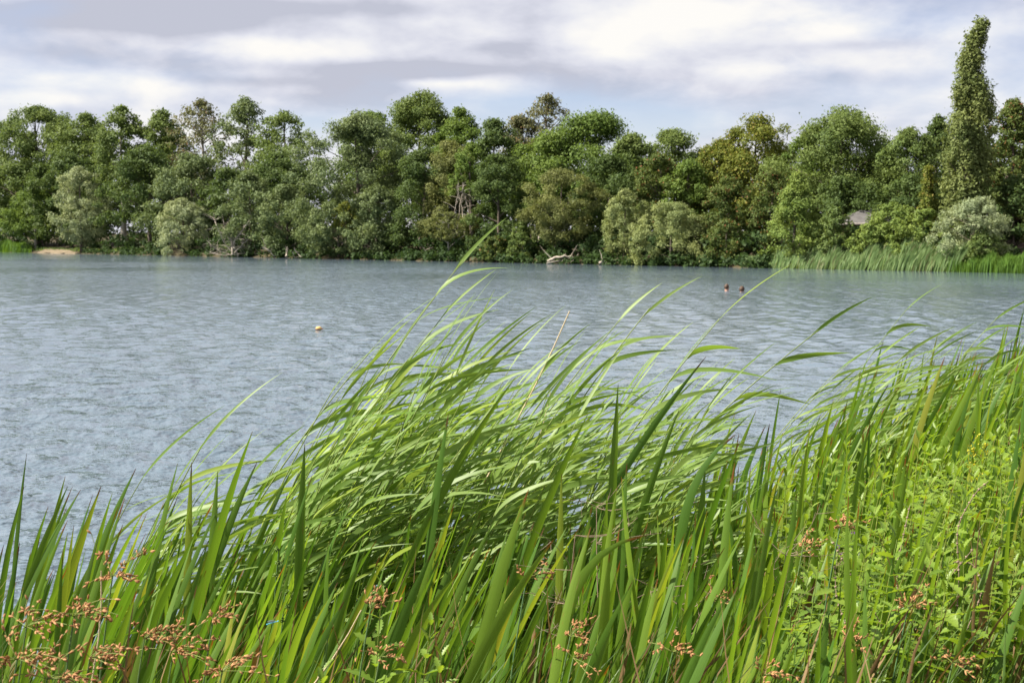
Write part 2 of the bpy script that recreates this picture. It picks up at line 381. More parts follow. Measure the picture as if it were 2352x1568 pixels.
def build_water():
    m, nt = new_mat('lake_water')
    tc = N(nt, 'ShaderNodeTexCoord')
    def height(scale, det, rough, off, stretch):
        outs = []
        for e in ((0, 0), (0.03, 0), (0, 0.03)):
            mp = N(nt, 'ShaderNodeMapping'); mp.inputs['Location'].default_value = (off[0] + e[0] * stretch[0], off[1] + e[1] * stretch[1], 0)
            mp.inputs['Scale'].default_value = (stretch[0], stretch[1], 1)
            L(nt, tc.outputs['Object'], mp.inputs['Vector'])
            n = N(nt, 'ShaderNodeTexNoise'); n.noise_dimensions = '2D'
            n.inputs['Scale'].default_value = scale; n.inputs['Detail'].default_value = det; n.inputs['Roughness'].default_value = rough
            L(nt, mp.outputs[0], n.inputs['Vector']); outs.append(n.outputs['Fac'])
        sx = math_n(nt, 'DIVIDE', math_n(nt, 'SUBTRACT', outs[1], outs[0]), 0.03)
        sy = math_n(nt, 'DIVIDE', math_n(nt, 'SUBTRACT', outs[2], outs[0]), 0.03)
        return sx, sy
    a = height(1.9, 5, 0.64, (0, 0), (1.0, 0.75))
    # gusts: patches where the wind roughens the surface more
    g = N(nt, 'ShaderNodeTexNoise'); g.noise_dimensions = '2D'; g.inputs['Scale'].default_value = 0.045; g.inputs['Detail'].default_value = 4
    L(nt, tc.outputs['Object'], g.inputs['Vector'])
    amp = math_n(nt, 'ADD', 0.018, math_n(nt, 'MULTIPLY', math_n(nt, 'POWER', g.outputs['Fac'], 2.4), 0.55))
    dv = N(nt, 'ShaderNodeVectorMath', operation='DOT_PRODUCT'); dv.inputs[1].default_value = fn
    sb = N(nt, 'ShaderNodeVectorMath', operation='SUBTRACT'); sb.inputs[1].default_value = FA
    L(nt, tc.outputs['Object'], sb.inputs[0]); L(nt, sb.outputs[0], dv.inputs[0])
    lee = math_n(nt, 'MAXIMUM', math_n(nt, 'MULTIPLY', dv.outputs['Value'], -1 / 24.0, clamp=True), 0.12)
    amp = math_n(nt, 'MULTIPLY', amp, lee)
    nx = math_n(nt, 'MULTIPLY', a[0], math_n(nt, 'MULTIPLY', amp, -1.0))
    ny = math_n(nt, 'MULTIPLY', a[1], math_n(nt, 'MULTIPLY', amp, -1.0))
    cb = N(nt, 'ShaderNodeCombineXYZ'); L(nt, nx, cb.inputs[0]); L(nt, ny, cb.inputs[1])
    geo = N(nt, 'ShaderNodeNewGeometry')
    ad = N(nt, 'ShaderNodeVectorMath', operation='ADD'); L(nt, geo.outputs['Normal'], ad.inputs[0]); L(nt, cb.outputs[0], ad.inputs[1])
    nm = N(nt, 'ShaderNodeVectorMath', operation='NORMALIZE'); L(nt, ad.outputs[0], nm.inputs[0])
    p = N(nt, 'ShaderNodeBsdfPrincipled')
    p.inputs['Base Color'].default_value = (0.095, 0.130, 0.162, 1)
    p.inputs['Roughness'].default_value = 0.06
    p.inputs['IOR'].default_value = 1.333
    L(nt, nm.outputs[0], p.inputs['Normal'])
    o = N(nt, 'ShaderNodeOutputMaterial'); L(nt, p.outputs[0], o.inputs[0])
    th = np.unique(np.concatenate([np.linspace(-88, -26, 40), np.linspace(-26, 26, 300), np.linspace(26, 88, 40)]))
    rr = [3.0]
    while rr[-1] < 150: rr.append(rr[-1] + min(0.03 + 0.0034 * rr[-1], 0.26))
    rr = np.concatenate([np.array(rr), np.geomspace(rr[-1], 1500, 50)[1:]])
    T, RR = np.meshgrid(np.radians(th), rr)
    X = RR * np.sin(T); Y = RR * np.cos(T)
    Z = np.zeros_like(X)
    dr = np.gradient(rr)[:, None]
    r = np.random.default_rng(8)
    for k in range(54):
        lam = 0.13 * (1.0 / 0.13) ** r.random()
        ang = r.normal(R(-25), 0.85)
        kk = 2 * np.pi / lam
        slope = 0.033 * r.uniform(0.6, 1.3)
        fade = np.clip((lam / (np.maximum(dr, RR * 0.0023) * 2.6)) - 0.7, 0, 1)
        Z += slope / kk * fade * np.sin(kk * (np.cos(ang) * X + np.sin(ang) * Y) + r.uniform(0, 6.28))
    shelter = np.clip((Y - near_shore(X)) / 9.0, 0.30, 1.0)      # calmer in the lee of the bank
    Z *= shelter * np.clip(-((X - FA.x) * fn.x + (Y - FA.y) * fn.y) / 24.0, 0.12, 1.0)   # and of the far trees
    nx_, ny_ = len(th), len(rr)
    i = (np.arange(ny_ - 1)[:, None] * nx_ + np.arange(nx_ - 1)[None]).ravel()
    F = np.stack([i, i + 1, i + nx_ + 1, i + nx_], 1)
    w = obj('water', np.stack([X, Y, Z], -1).reshape(-1, 3), F, m, smooth=True)
    tag(w, 'wind rippled grey blue lake surface', 'lake', kind='structure')
build_water()

def sheet(name, quad, mat, label, nx=24, ny=10, lift=0.03):
    a, b, c, d = [np.array(p[:2]) for p in quad]
    s, t = np.meshgrid(np.linspace(0, 1, nx), np.linspace(0, 1, ny))
    wob = 0.5 * np.sin(s * 17) * (t - 0.5) * 2
    P = (1 - t)[..., None] * ((1 - s)[..., None] * a + s[..., None] * b) + t[..., None] * ((1 - s)[..., None] * d + s[..., None] * c)
    P[..., 1] += wob
    Z = ground_z(P[..., 0], P[..., 1]) + lift + 0.02 * np.sin(s * 40 + t * 23)
    i = (np.arange(ny - 1)[:, None] * nx + np.arange(nx - 1)[None]).ravel()
    o = obj(name, np.concatenate([P, Z[..., None]], -1).reshape(-1, 3), np.stack([i, i + 1, i + nx + 1, i + nx], 1), mat, smooth=True)
    tag(o, label, 'beach', kind='structure'); return o
sheet('beach', [far_pt(84, -1.0), far_pt(176, -1.0), far_pt(150, 5), far_pt(118, 7)], M['sand'], 'pale sandy landing place on the far bank at left', lift=0.10)

# ------------------------------------------------------------------ trees
def prof(shape, t):
    if shape == 'dome':   return np.minimum(0.78 + 1.4 * t, 1.0) * np.clip(1 - t ** 3.0, 0, 1) ** 0.5
    if shape == 'round':  return np.sqrt(np.clip(1 - (2 * t - 1) ** 2, 0, 1)) ** 0.85
    if shape == 'tall':   return np.minimum(0.6 + 1.1 * t, 1.0) * np.clip(1 - t ** 3.2, 0, 1) ** 0.6
    if shape == 'column': return np.minimum(0.82 + 0.5 * t, 1.0) * np.clip(1.03 - 0.35 * t - 0.66 * t ** 5, 0, 1)
    if shape == 'cone':   return np.clip(1 - t, 0, 1) ** 0.72
    if shape == 'bush':   return np.sqrt(np.clip(1 - t ** 2.0, 0, 1))
    return np.ones_like(t)
LEAFSIZE = {'willow': (0.36, 0.10), 'pale': (0.34, 0.11), 'olive': (0.30, 0.13), 'poplar': (0.27, 0.18)}
tree_count = 0
QUADS = [0]
def leaf_cloud(r, C, rad, per, size, outward, flat=0.68, droop=0.0, wind=0.0):
    """leaf-sized rhombs spread through soft clumps; C (n,3), rad (n,), per (n,) leaves each"""
    idx = np.repeat(np.arange(len(C)), per)
    n = len(idx)
    d = r.standard_normal((n, 3)); d /= np.linalg.norm(d, axis=1)[:, None]
    q = r.random(n) ** 0.5 * (1 + 0.30 * np.abs(r.standard_normal(n)) * (r.random(n) < 0.4))
    P = C[idx] + d * (q * rad[idx])[:, None] * np.array([1, 1, flat])
    if droop: P[:, 2] -= droop * rad[idx] * (q ** 2) * r.random(n)
    nn = r.standard_normal((n, 3)) * 0.75 + d * 0.55 + outward[idx] * 0.45 + np.array([0, 0, 0.45])
    nn /= np.linalg.norm(nn, axis=1)[:, None]
    a = r.standard_normal((n, 3)) + np.array([wind, 0, -droop * 1.6])
    a -= (a * nn).sum(1)[:, None] * nn; a /= np.linalg.norm(a, axis=1)[:, None] + 1e-9
    b = np.cross(nn, a)
    s = r.uniform(0.65, 1.35, n)[:, None]
    la, lb = size
    V = np.stack([P - a * la * 0.42 * s - b * lb * 0.5 * s, P - a * la * 0.28 * s + b * lb * 0.5 * s, P + a * la * 0.58 * s], 1).reshape(-1, 3)
    F = np.arange(n * 3).reshape(-1, 3)
    QUADS[0] += n
    return V, F
def tree(name, label, vx, top, w, extra, shape, sp, base=0.18, dens=1.0, lean=0.0, cat='tree', group=None, clump=1.0, bark='bark', droop=None, depth=0.85, limbs=12, vbase=None, leafscale=1.0, bare=0.0):
    global tree_count
    tree_count += 1
    r = np.random.default_rng(100 + tree_count)
    g = far_pt(vx, extra); D = g.y
    gzv = gz(g.x, g.y)
    dr = ray(vx, top)
    H = EYE + dr.z * D - gzv
    W = w / FV * D
    root = thing(name, label, cat, (g.x, g.y, gzv - 0.02), group)
    zb = H * base; Hc = H - zb
    if shape in ('dome', 'tall'): W *= 1.58 if extra > 7 else 1.26
    rc0 = np.clip(0.105 * min(W, Hc * 1.1), 0.32, 1.15) * clump
    ncl = int(np.clip((2.6 if extra > 13 else 1.9) * W * Hc * depth / (rc0 ** 2 * 1.9), 22, 520))
    t = r.random(ncl) ** 0.9
    th = r.uniform(0, 2 * np.pi, ncl)
    # uneven outline: the radius varies with direction and height
    lob = 1 + 0.20 * np.sin(th * 2 + r.uniform(0, 6)) * np.sin(t * 5 + r.uniform(0, 6)) + 0.14 * np.sin(th * 3 + t * 7 + r.uniform(0, 6))
    Rr = np.maximum(prof(shape, t) * W * 0.5 * lob - rc0 * 0.55, 0.05)
    q = np.where(r.random(ncl) < 0.72, r.uniform(0.74, 1.06, ncl), r.uniform(0.1, 0.74, ncl))
    sink = rc0 * 0.6
    C = np.stack([np.cos(th) * Rr * q, np.sin(th) * Rr * q * depth, zb + rc0 * 0.3 + t * (Hc - sink - rc0 * 0.3)], 1)
    C[:, 0] += lean * H * (C[:, 2] / H) ** 1.4
    rad = rc0 * r.uniform(0.62, 1.28, ncl)
    out = np.stack([np.cos(th), np.sin(th), 0.8 * (t - 0.3)], 1)
    out /= np.linalg.norm(out, axis=1)[:, None]
    la, lb = LEAFSIZE.get(sp, (0.29, 0.19))
    pxs = D / 1407.0
    k = np.clip(pxs * 2.3 / 0.29, 0.62, 1.15) * leafscale * (1.12 if extra > 8 else 1.0)
    la, lb = la * k, lb * k
    area = 0.5 * la * lb
    per = np.maximum((dens * 5.0 * rad ** 2 / area).astype(int), 6)
    dp = droop if droop is not None else (0.7 if sp in ('willow', 'pale') else 0.1)
    V, F = leaf_cloud(r, C, rad, per, (la, lb), out, droop=dp, wind=0.6 if sp in ('willow', 'poplar', 'pale') else 0.2)
    # trunk and limbs that carry the clumps
    mb = MB()
    tr = max(0.07, 0.019 * H)
    nT = 9
    tt = np.linspace(0, 1, nT)
    hz = tt * (zb + Hc * 0.82)
    TP = np.stack([lean * H * (hz / H) ** 1.4 + 0.012 * H * np.sin(tt * 5 + r.uniform(0, 6)) * tt, 0.01 * H * np.sin(tt * 4 + r.uniform(0, 6)) * tt, hz], 1)
    v_, f_ = tube(TP, tr * (1.25 - 1.1 * tt ** 0.8) + 0.01, 7)
    mb.add(v_, f_, t=np.zeros(len(v_)), u=np.zeros(len(v_)))
    limb_parts = []
    sel = r.permutation(ncl)[:limbs + int(bare * 26)]
    for j in sel:
        c = C[j]
        h0 = np.clip(c[2] - r.uniform(0.25, 0.6) * (np.hypot(c[0], c[1]) + 0.3 * Hc * 0.5), 0.08 * H, zb + Hc * 0.75)
        fr = np.clip(h0 / (zb + Hc * 0.82), 0, 1)
        p0 = np.array([np.interp(h0, hz, TP[:, 0]), np.interp(h0, hz, TP[:, 1]), h0])
        s = np.linspace(0, 1, 6)[:, None]
        mid = np.array([0, 0, 0.12 * np.linalg.norm(c - p0)])
        Pn = p0 * (1 - s) + c * s + mid * (4 * s * (1 - s)) * r.uniform(-0.4, 1.0)
        r0 = tr * (0.55 - 0.35 * fr)
        v_, f_ = tube(Pn, np.maximum(r0 * (1 - 0.85 * s[:, 0]), 0.018), 5)
        if bare: limb_parts.append((v_, f_))
        else: mb.add(v_, f_, t=np.zeros(len(v_)), u=np.zeros(len(v_)))
    tk = mb.obj('trunk', M[bark], root, True)
    for (v_, f_) in limb_parts: obj('branch', v_, f_, M[bark], tk, True)
    obj('crown', V, F, SPEC[sp], root)
    return root

# the far bank, from left to right: (name, label, x, top, width, metres behind the waterline, shape, leaf kind, options)
B = 'trees of the far bank'
TREES = [
 # back row
 ('broadleaf_tree', 'big dark green domed tree at the left end of the far bank', 92, 242, 205, 26, 'dome', 'green', dict(base=.12)),
 ('broadleaf_tree', 'dark green tree adjoining the big dome at far left, slightly lower', 205, 257, 130, 24, 'dome', 'green', dict(base=.12)),
 ('broadleaf_tree', 'dark tree cut by the left edge of the photo', -25, 330, 120, 18, 'dome', 'dark', dict(base=.1)),
 ('tall_tree', 'slender tall green tree with pale straight trunk showing, left third of bank', 285, 237, 105, 12, 'tall', 'green', dict(base=.30, bark='pale_bark', dens=1.1)),
 ('broadleaf_tree', 'loose green tree between the slender trunk tree and the half bare tree', 378, 252, 110, 20, 'tall', 'green', dict(base=.18, dens=.95)),
 ('sparse_tree', 'thin brownish half bare tree with sky showing through its twigs', 468, 225, 118, 22, 'tall', 'brown', dict(base=.25, dens=.30, bare=1.3, clump=.75, bark='pale_bark')),
 ('broadleaf_tree', 'airy tall green tree just right of the half bare tree', 568, 221, 100, 22, 'tall', 'grey', dict(base=.3, dens=.55, clump=.8, bare=.5)),
 ('broadleaf_tree', 'airy lower tree on the right shoulder of the airy tall tree', 655, 252, 118, 22, 'dome', 'green', dict(base=.38, dens=.5, clump=.8, bare=.4)),
 ('broadleaf_tree', 'squat dark olive tree under the airy trees, left of the big silvery tree', 645, 345, 130, 16, 'dome', 'dark', dict(base=.1)),
 ('broadleaf_tree', 'bright green crown peeping over the top of the big silvery tree', 850, 250, 110, 20, 'dome', 'bright', dict(base=.3)),
 ('tall_tree', 'highest rounded tree left of centre, light green and airy', 968, 202, 138, 20, 'tall', 'green', dict(base=.3, dens=1.1)),
 ('broadleaf_tree', 'bright yellow green tree on the right side of the highest rounded tree', 1055, 243, 90, 18, 'dome', 'bright', dict(base=.3)),
 ('broadleaf_tree', 'dark green bushy tree left of the wispy birch', 1135, 272, 110, 14, 'dome', 'dark', dict(base=.15)),
 ('birch_tree', 'wispy brownish birch blown right, sticking out above the bank at centre', 1242, 212, 100, 24, 'tall', 'brown', dict(base=.35, dens=.36, bare=.9, clump=.7, lean=.05, bark='pale_bark')),
 ('broadleaf_tree', 'brown tinged crown at the foot of the wispy birch', 1195, 262, 90, 22, 'dome', 'brown', dict(base=.4, dens=.6)),
 ('broadleaf_tree', 'wide vivid green domed tree right of the wispy birch', 1358, 252, 205, 14, 'dome', 'bright', dict(base=.22, clump=1.1)),
 ('broadleaf_tree', 'vivid green tree in front of the wide dome, on its left side', 1260, 302, 130, 10, 'dome', 'bright', dict(base=.3)),
 ('broadleaf_tree', 'green tree filling the dip right of the wide vivid dome', 1450, 305, 90, 14, 'dome', 'green', dict(base=.2)),
 ('broadleaf_tree', 'low green dome standing alone in the dip of the skyline', 1545, 293, 135, 20, 'dome', 'green', dict(base=.25)),
 ('chestnut_tree', 'yellow tinged domed tree, the most golden on the far bank', 1735, 258, 150, 16, 'dome', 'yellow', dict(base=.2)),
 ('broadleaf_tree', 'green tree tucked against the left of the golden tree', 1650, 315, 90, 15, 'dome', 'yellow', dict(base=.25)),
 ('broadleaf_tree', 'large full green dome between the golden tree and the poplar', 1925, 235, 205, 15, 'dome', 'green', dict(base=.16, clump=1.1)),
 ('broadleaf_tree', 'lower green shoulder tree left of the large full dome', 1850, 300, 90, 16, 'dome', 'bright', dict(base=.25)),
 ('broadleaf_tree', 'green tree with two bumps left of the poplar', 2082, 289, 110, 14, 'dome', 'green', dict(base=.2)),
 ('broadleaf_tree', 'dark narrow tree pressed against the left of the poplar', 2148, 262, 66, 18, 'tall', 'dark', dict(base=.2)),
 ('broadleaf_tree', 'green tree with yellowing leaves directly right of the poplar', 2318, 224, 95, 15, 'tall', 'rusty', dict(base=.15)),
 ('broadleaf_tree', 'tree rising at the right edge behind the yellowing tree', 2395, 240, 110, 18, 'dome', 'green', dict(base=.2)),
 ('poplar_tree', 'pale narrow poplar cut by the right edge of the photo', 2362, 330, 46, 9, 'column', 'pale', dict(base=.08, droop=.1)),
 # middle row
 ('broadleaf_tree', 'mid green tree low at far left in front of the big dome', 40, 372, 150, 12, 'dome', 'green', dict(base=.1)),
 ('small_tree', 'light green leafy small tree behind the sandy beach', 82, 418, 118, 5, 'dome', 'bright', dict(base=.16, bark='pale_bark')),
 ('broadleaf_tree', 'dark green tree behind the leaning silver willow', 165, 340, 130, 12, 'dome', 'dark', dict(base=.1)),
 ('broadleaf_tree', 'dark green tree beside the pale straight trunk', 345, 330, 135, 9, 'dome', 'dark', dict(base=.12)),
 ('broadleaf_tree', 'shaded tree behind the round silver willow bush', 440, 345, 130, 9, 'dome', 'grey', dict(base=.12)),
 ('broadleaf_tree', 'deep green tree between round willow bush and upright grey shrubs', 530, 380, 110, 12, 'dome', 'dark', dict(base=.1)),
 ('white_poplar', 'biggest silvery green tree, broad and leafy down to the water', 822, 258, 270, 5, 'dome', 'grey', dict(base=.04, clump=1.05)),
 ('broadleaf_tree', 'dark green tree in the shade right of the big silvery tree', 975, 335, 150, 6, 'dome', 'dark', dict(base=.06)),
 ('broadleaf_tree', 'shaded tree behind the bare stemmed shrub', 1040, 320, 110, 8, 'dome', 'olive', dict(base=.12)),
 ('broadleaf_tree', 'deep green tree reaching the water left of the olive willow', 1145, 345, 130, 4, 'dome', 'dark', dict(base=.06)),
 ('broadleaf_tree', 'vivid green bough tree leaning out above the dead creeper', 1082, 325, 84, 5, 'dome', 'bright', dict(base=.52, clump=.8)),
 ('broadleaf_tree', 'dark tree in the hollow right of the olive willow', 1400, 350, 130, 9, 'dome', 'dark', dict(base=.08)),
 ('broadleaf_tree', 'mid green tree with greyish twigs above the pale willow', 1515, 350, 110, 10, 'dome', 'rusty', dict(base=.1)),
 ('broadleaf_tree', 'fresh green tree behind the right of the pale willow', 1580, 362, 100, 11, 'dome', 'bright', dict(base=.15)),
 ('small_tree', 'reddish brown tinged small tree right of the pale willow', 1672, 400, 115, 5, 'dome', 'rusty', dict(base=.05)),
 ('small_tree', 'green small tree behind the cone shaped willow', 1770, 385, 110, 7, 'dome', 'rusty', dict(base=.08)),
 ('broadleaf_tree', 'shaded dark tree under the large full dome', 1935, 400, 150, 11, 'dome', 'dark', dict(base=.05)),
 ('broadleaf_tree', 'shaded dark tree left of the poplar foot', 2085, 395, 120, 11, 'dome', 'dark', dict(base=.05)),
 ('maple_tree', 'tiered yellow green small tree at the left foot of the poplar', 2128, 380, 80, 8, 'cone', 'yellow', dict(base=.2)),
 ('broadleaf_tree', 'shaded tree behind the leaning silver willow at right', 2325, 400, 130, 9, 'dome', 'dark', dict(base=.05)),
 # shoreline row
 ('willow_tree', 'silver willow leaning left over the beach, left part of bank', 188, 378, 135, 2.5, 'round', 'willow', dict(base=.08, lean=-.02, clump=.85)),
 ('willow_bush', 'round silver willow bush at the waterline, left third', 422, 449, 150, 1.5, 'bush', 'willow', dict(base=.02, clump=.8)),
 ('upright_shrub', 'grey green upright shrub behind the bleached dead tree', 575, 392, 130, 3, 'dome', 'grey', dict(base=.03, clump=.85)),
 ('upright_shrub', 'dark grey green shrub right of the bleached dead tree', 660, 420, 120, 2.5, 'dome', 'grey', dict(base=.05, clump=.85)),
 ('shore_shrub', 'leafy shrub hanging to the water under the big silvery tree', 778, 452, 140, 1.0, 'dome', 'grey', dict(base=.02, clump=.85)),
 ('shore_shrub', 'leafy bough bush at right foot of the big silvery tree', 865, 418, 110, 1.6, 'dome', 'grey', dict(base=.03, clump=.85)),
 ('small_tree', 'small yellow green sapling in front of the big silvery tree', 795, 462, 62, 0.4, 'tall', 'yellow', dict(base=.4, clump=.8)),
 ('willow_shrub', 'pale shrub on bare forked stems at the waterline, centre left', 1030, 484, 122, 1.0, 'round', 'olive', dict(base=.38, clump=.75, bare=.7, bark='pale_bark')),
 ('berry_bush', 'small bush with rusty patches low at the waterline near centre', 1140, 540, 86, 0.6, 'bush', 'rusty', dict(base=.02, clump=.8)),
 ('leafy_bush', 'small bright leafy bush low in the shade left of the olive willow', 1200, 505, 84, 1.2, 'bush', 'green', dict(base=.02, clump=.8)),
 ('willow_tree', 'broad olive willow at centre right, hollow and dark underneath', 1287, 384, 200, 2.0, 'round', 'olive', dict(base=.16, clump=.8)),
 ('willow_tree', 'narrow pale olive willow left of the broad pale willow', 1435, 430, 100, 1.8, 'tall', 'pale', dict(base=.08, clump=.8)),
 ('willow_tree', 'broad pale willow drooping to the water, right of centre', 1540, 456, 195, 0.8, 'bush', 'pale', dict(base=.02, clump=.8)),
 ('shore_shrub', 'low dark shrub between the pale willow and the cone shaped willow', 1668, 500, 120, 1.5, 'bush', 'rusty', dict(base=.02, clump=.8)),
 ('willow_tree', 'cone shaped green willow leaning right at the waterline', 1822, 388, 190, 1.6, 'cone', 'fresh', dict(base=.03, clump=.85, lean=.05, droop=.5)),
 ('willow_bush', 'dark green bush on the right flank of the cone shaped willow', 1915, 472, 112, 2.5, 'bush', 'green', dict(base=.02, clump=.8)),
 ('leafy_shrub', 'light green upright shrub right of the grey roof', 2050, 464, 130, 5.0, 'dome', 'fresh', dict(base=.05, clump=.75)),
 ('leafy_shrub', 'light green shrub under the poplar, left of the leaning silver willow', 2120, 476, 120, 4.0, 'dome', 'fresh', dict(base=.05, clump=.75)),
 ('leafy_shrub', 'low yellow green shrub under the grey roof', 2005, 505, 130, 3.0, 'bush', 'fresh', dict(base=.02, clump=.75)),
 ('willow_tree', 'silver willow blown to the right below the poplar', 2222, 448, 180, 2.2, 'round', 'willow', dict(base=.03, clump=.8, lean=.16)),
 ('willow_bush', 'dark shaded bush at the foot of the right silver willow', 2262, 530, 110, 1.8, 'bush', 'green', dict(base=.02, clump=.8)),
]
for (nm, lb, vx, top, w, ex, shp, spc, opt) in TREES:
    tree(nm, lb, vx, top, w, ex, shp, spc, group=B, **opt)

def poplar():
    global tree_count
    tree_count += 1
    r = np.random.default_rng(777)
    g = far_pt(2222, 7.0); D = g.y; gv = gz(g.x, g.y)
    root = thing('poplar_tree', 'very tall narrow poplar with its top bent right, tallest tree of all', 'tree', (g.x, g.y, gv - .02), B)
    # measured outline: y, left, right on the photograph
    oy = np.array([45, 70, 110, 150, 190, 240, 300, 380, 470, 540]); ol = np.array([2246, 2218, 2208, 2197, 2188, 2176, 2166, 2160, 2158, 2170]); orr = np.array([2282, 2274, 2266, 2258, 2268, 2292, 2294, 2286, 2282, 2270])
    Cs, rads, outs = [], [], []
    for k in range(470):
        vy = r.uniform(50, 540)
        l = np.interp(vy, oy, ol); q = np.interp(vy, oy, orr)
        cx = (l + q) / 2; hw = (q - l) / 2
        th = r.uniform(0, 6.28); rr = r.uniform(0.6, 1.0) if r.random() < .75 else r.uniform(0, .6)
        if 128 < vy < 195 and cx + math.cos(th) * rr * hw > np.interp(vy, [128, 195], [2262, 2252]) and cx + math.cos(th) * rr * hw < np.interp(vy, [128, 195], [2250, 2268]) + 6: continue
        rc = r.uniform(0.28, 0.62) * (0.6 if vy < 110 else 1)
        hwm = max(hw / FV * D - rc * 0.8, 0.08) * r.uniform(.9, 1.12)
        c = at(cx, vy, D)
        Cs.append((c.x - g.x + math.cos(th) * rr * hwm, math.sin(th) * rr * hwm * .9, c.z - gv)); rads.append(rc)
        outs.append((math.cos(th), math.sin(th), .2))
    C = np.array(Cs); rad = np.array(rads); out = np.array(outs)
    la, lb = 0.20, 0.14
    V, F = leaf_cloud(r, C, rad, np.maximum((5.6 * rad ** 2 / (.5 * la * lb)).astype(int), 8), (la, lb), out, flat=1.7, droop=-0.2, wind=1.4)
    mb = MB()
    ys = np.linspace(560, 60, 12)
    TP = np.array([[(at((np.interp(v, oy, ol) + np.interp(v, oy, orr)) / 2, v, D).x - g.x) if v < 540 else 0, 0, max(at(2222, v, D).z - gv, 0)] for v in ys])
    TP[0] = (0, 0, 0)
    mb.add(*tube(TP, np.linspace(.38, .03, 12), 8))
    for j in r.permutation(len(C))[:46]:
        c = C[j]; h0 = max(c[2] - r.uniform(1.5, 3.0), .5)
        p0 = np.array([np.interp(h0, TP[:, 2], TP[:, 0]), 0, h0]); s = np.linspace(0, 1, 5)[:, None]
        mb.add(*tube(p0 * (1 - s) + c * s, np.linspace(.06, .015, 5), 5))
    mb.obj('trunk', M['bark'], root, True)
    obj('crown', V, F, SPEC['poplar'], root)
poplar()

# undergrowth and far wood: leaf masses nobody could count
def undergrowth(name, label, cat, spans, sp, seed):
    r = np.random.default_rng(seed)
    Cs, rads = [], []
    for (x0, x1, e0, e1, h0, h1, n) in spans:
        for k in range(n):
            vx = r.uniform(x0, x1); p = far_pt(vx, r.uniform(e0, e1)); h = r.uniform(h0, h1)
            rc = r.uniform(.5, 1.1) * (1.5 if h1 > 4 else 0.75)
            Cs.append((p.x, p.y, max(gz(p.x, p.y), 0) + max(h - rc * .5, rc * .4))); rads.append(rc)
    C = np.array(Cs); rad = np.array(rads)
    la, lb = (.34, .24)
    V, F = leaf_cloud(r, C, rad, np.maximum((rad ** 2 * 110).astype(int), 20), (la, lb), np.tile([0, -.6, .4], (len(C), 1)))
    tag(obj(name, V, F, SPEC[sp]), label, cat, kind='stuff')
undergrowth('undergrowth', 'leafy undergrowth coloured dark as shade along the foot of the far bank trees', 'undergrowth',
            [(190, 1780, -.7, .9, -.2, 1.0, 210), (230, 1750, 1.2, 4.5, .2, 2.2, 260), (-60, 2400, 4, 9, .3, 2.6, 330), (-60, 60, 3, 8, .3, 2.5, 30)], 'shade_leaf', 31)  # waterline strip put in so its dark colour reads as shade
undergrowth('background_wood', 'dense dark wood behind the trees of the far bank', 'wood',
            [(-150, 2500, 27, 36, .5, 9.0, 560), (2000, 2500, 16, 22, .5, 7.0, 60)], 'dark', 32)

# far reed beds and grass
def far_blades(name, label, cat, mat, n, area, hr, lean, seed, wdt=0.05):
    r = np.random.default_rng(seed)
    V = np.zeros((n, 4, 3)); 
    for i in range(n):
        (x0, x1, e0, e1, t0, t1) = area[r.integers(len(area))]
        s = r.random(); vx = x0 + (x1 - x0) * s
        p = far_pt(vx, r.uniform(e0, e1)); z = gz(p.x, p.y)
        h = r.uniform(*hr) * (t0 + (t1 - t0) * s) * (0.75 + 0.25 * math.sin(vx * .11) * math.sin(vx * .043 + 1))
        ln = lean * h * r.uniform(.4, 1.3)
        w = wdt * r.uniform(.6, 1.3); a = r.uniform(0, 3.14)
        ex, ey = math.cos(a) * w, math.sin(a) * w
        V[i] = [(p.x - ex, p.y - ey, z - .1), (p.x + ex, p.y + ey, z - .1), (p.x + ex * .8 + ln * .45, p.y + ey * .8, z + h * .62), (p.x + ln, p.y, z + h)]
    F = np.arange(n * 4).reshape(-1, 4)
    o = obj(name, V.reshape(-1, 3), F, mat, attrs={'t': np.tile([0, 0, .6, 1.0], n), 'u': np.tile([-1, 1, 1, 0.0], n)})
    tag(o, label, cat, kind='stuff'); return o
far_blades('reed_bed', 'pale green reed bed bent right along the far bank at right', 'reeds', M['farreed'], 30000,
           [(1770, 2190, -.4, 4.5, .8, 1.1), (1850, 2180, 2, 7, 1.2, 1.25), (1700, 1800, -.3, 1.5, .4, .7)], (.6, 1.7), .55, 41, .026)
far_blades('sedge_bed', 'bright green sedges standing at the far waterline, lower right edge of bank', 'sedges', M['fargrass'], 5000,
           [(2175, 2420, -.3, 2.0, .9, 1.0)], (.7, 1.25), .12, 42, .045)
far_blades('grass_bank', 'bright grassy hump at the left end of far bank beside the beach', 'grass', M['fargrass'], 7000,
           [(-60, 72, -.5, 9, .9, .7), (-60, 60, -.5, 5, 1.2, .9)], (.9, 1.9), .15, 43, .09)
far_blades('bank_grass', 'thin dry grass on the slope around the beach', 'grass', M['farreed'], 3500,
           [(70, 330, 2, 9, .6, .6), (2300, 2420, 1.5, 6, .8, .8)], (.25, .8), .1, 44, .07)

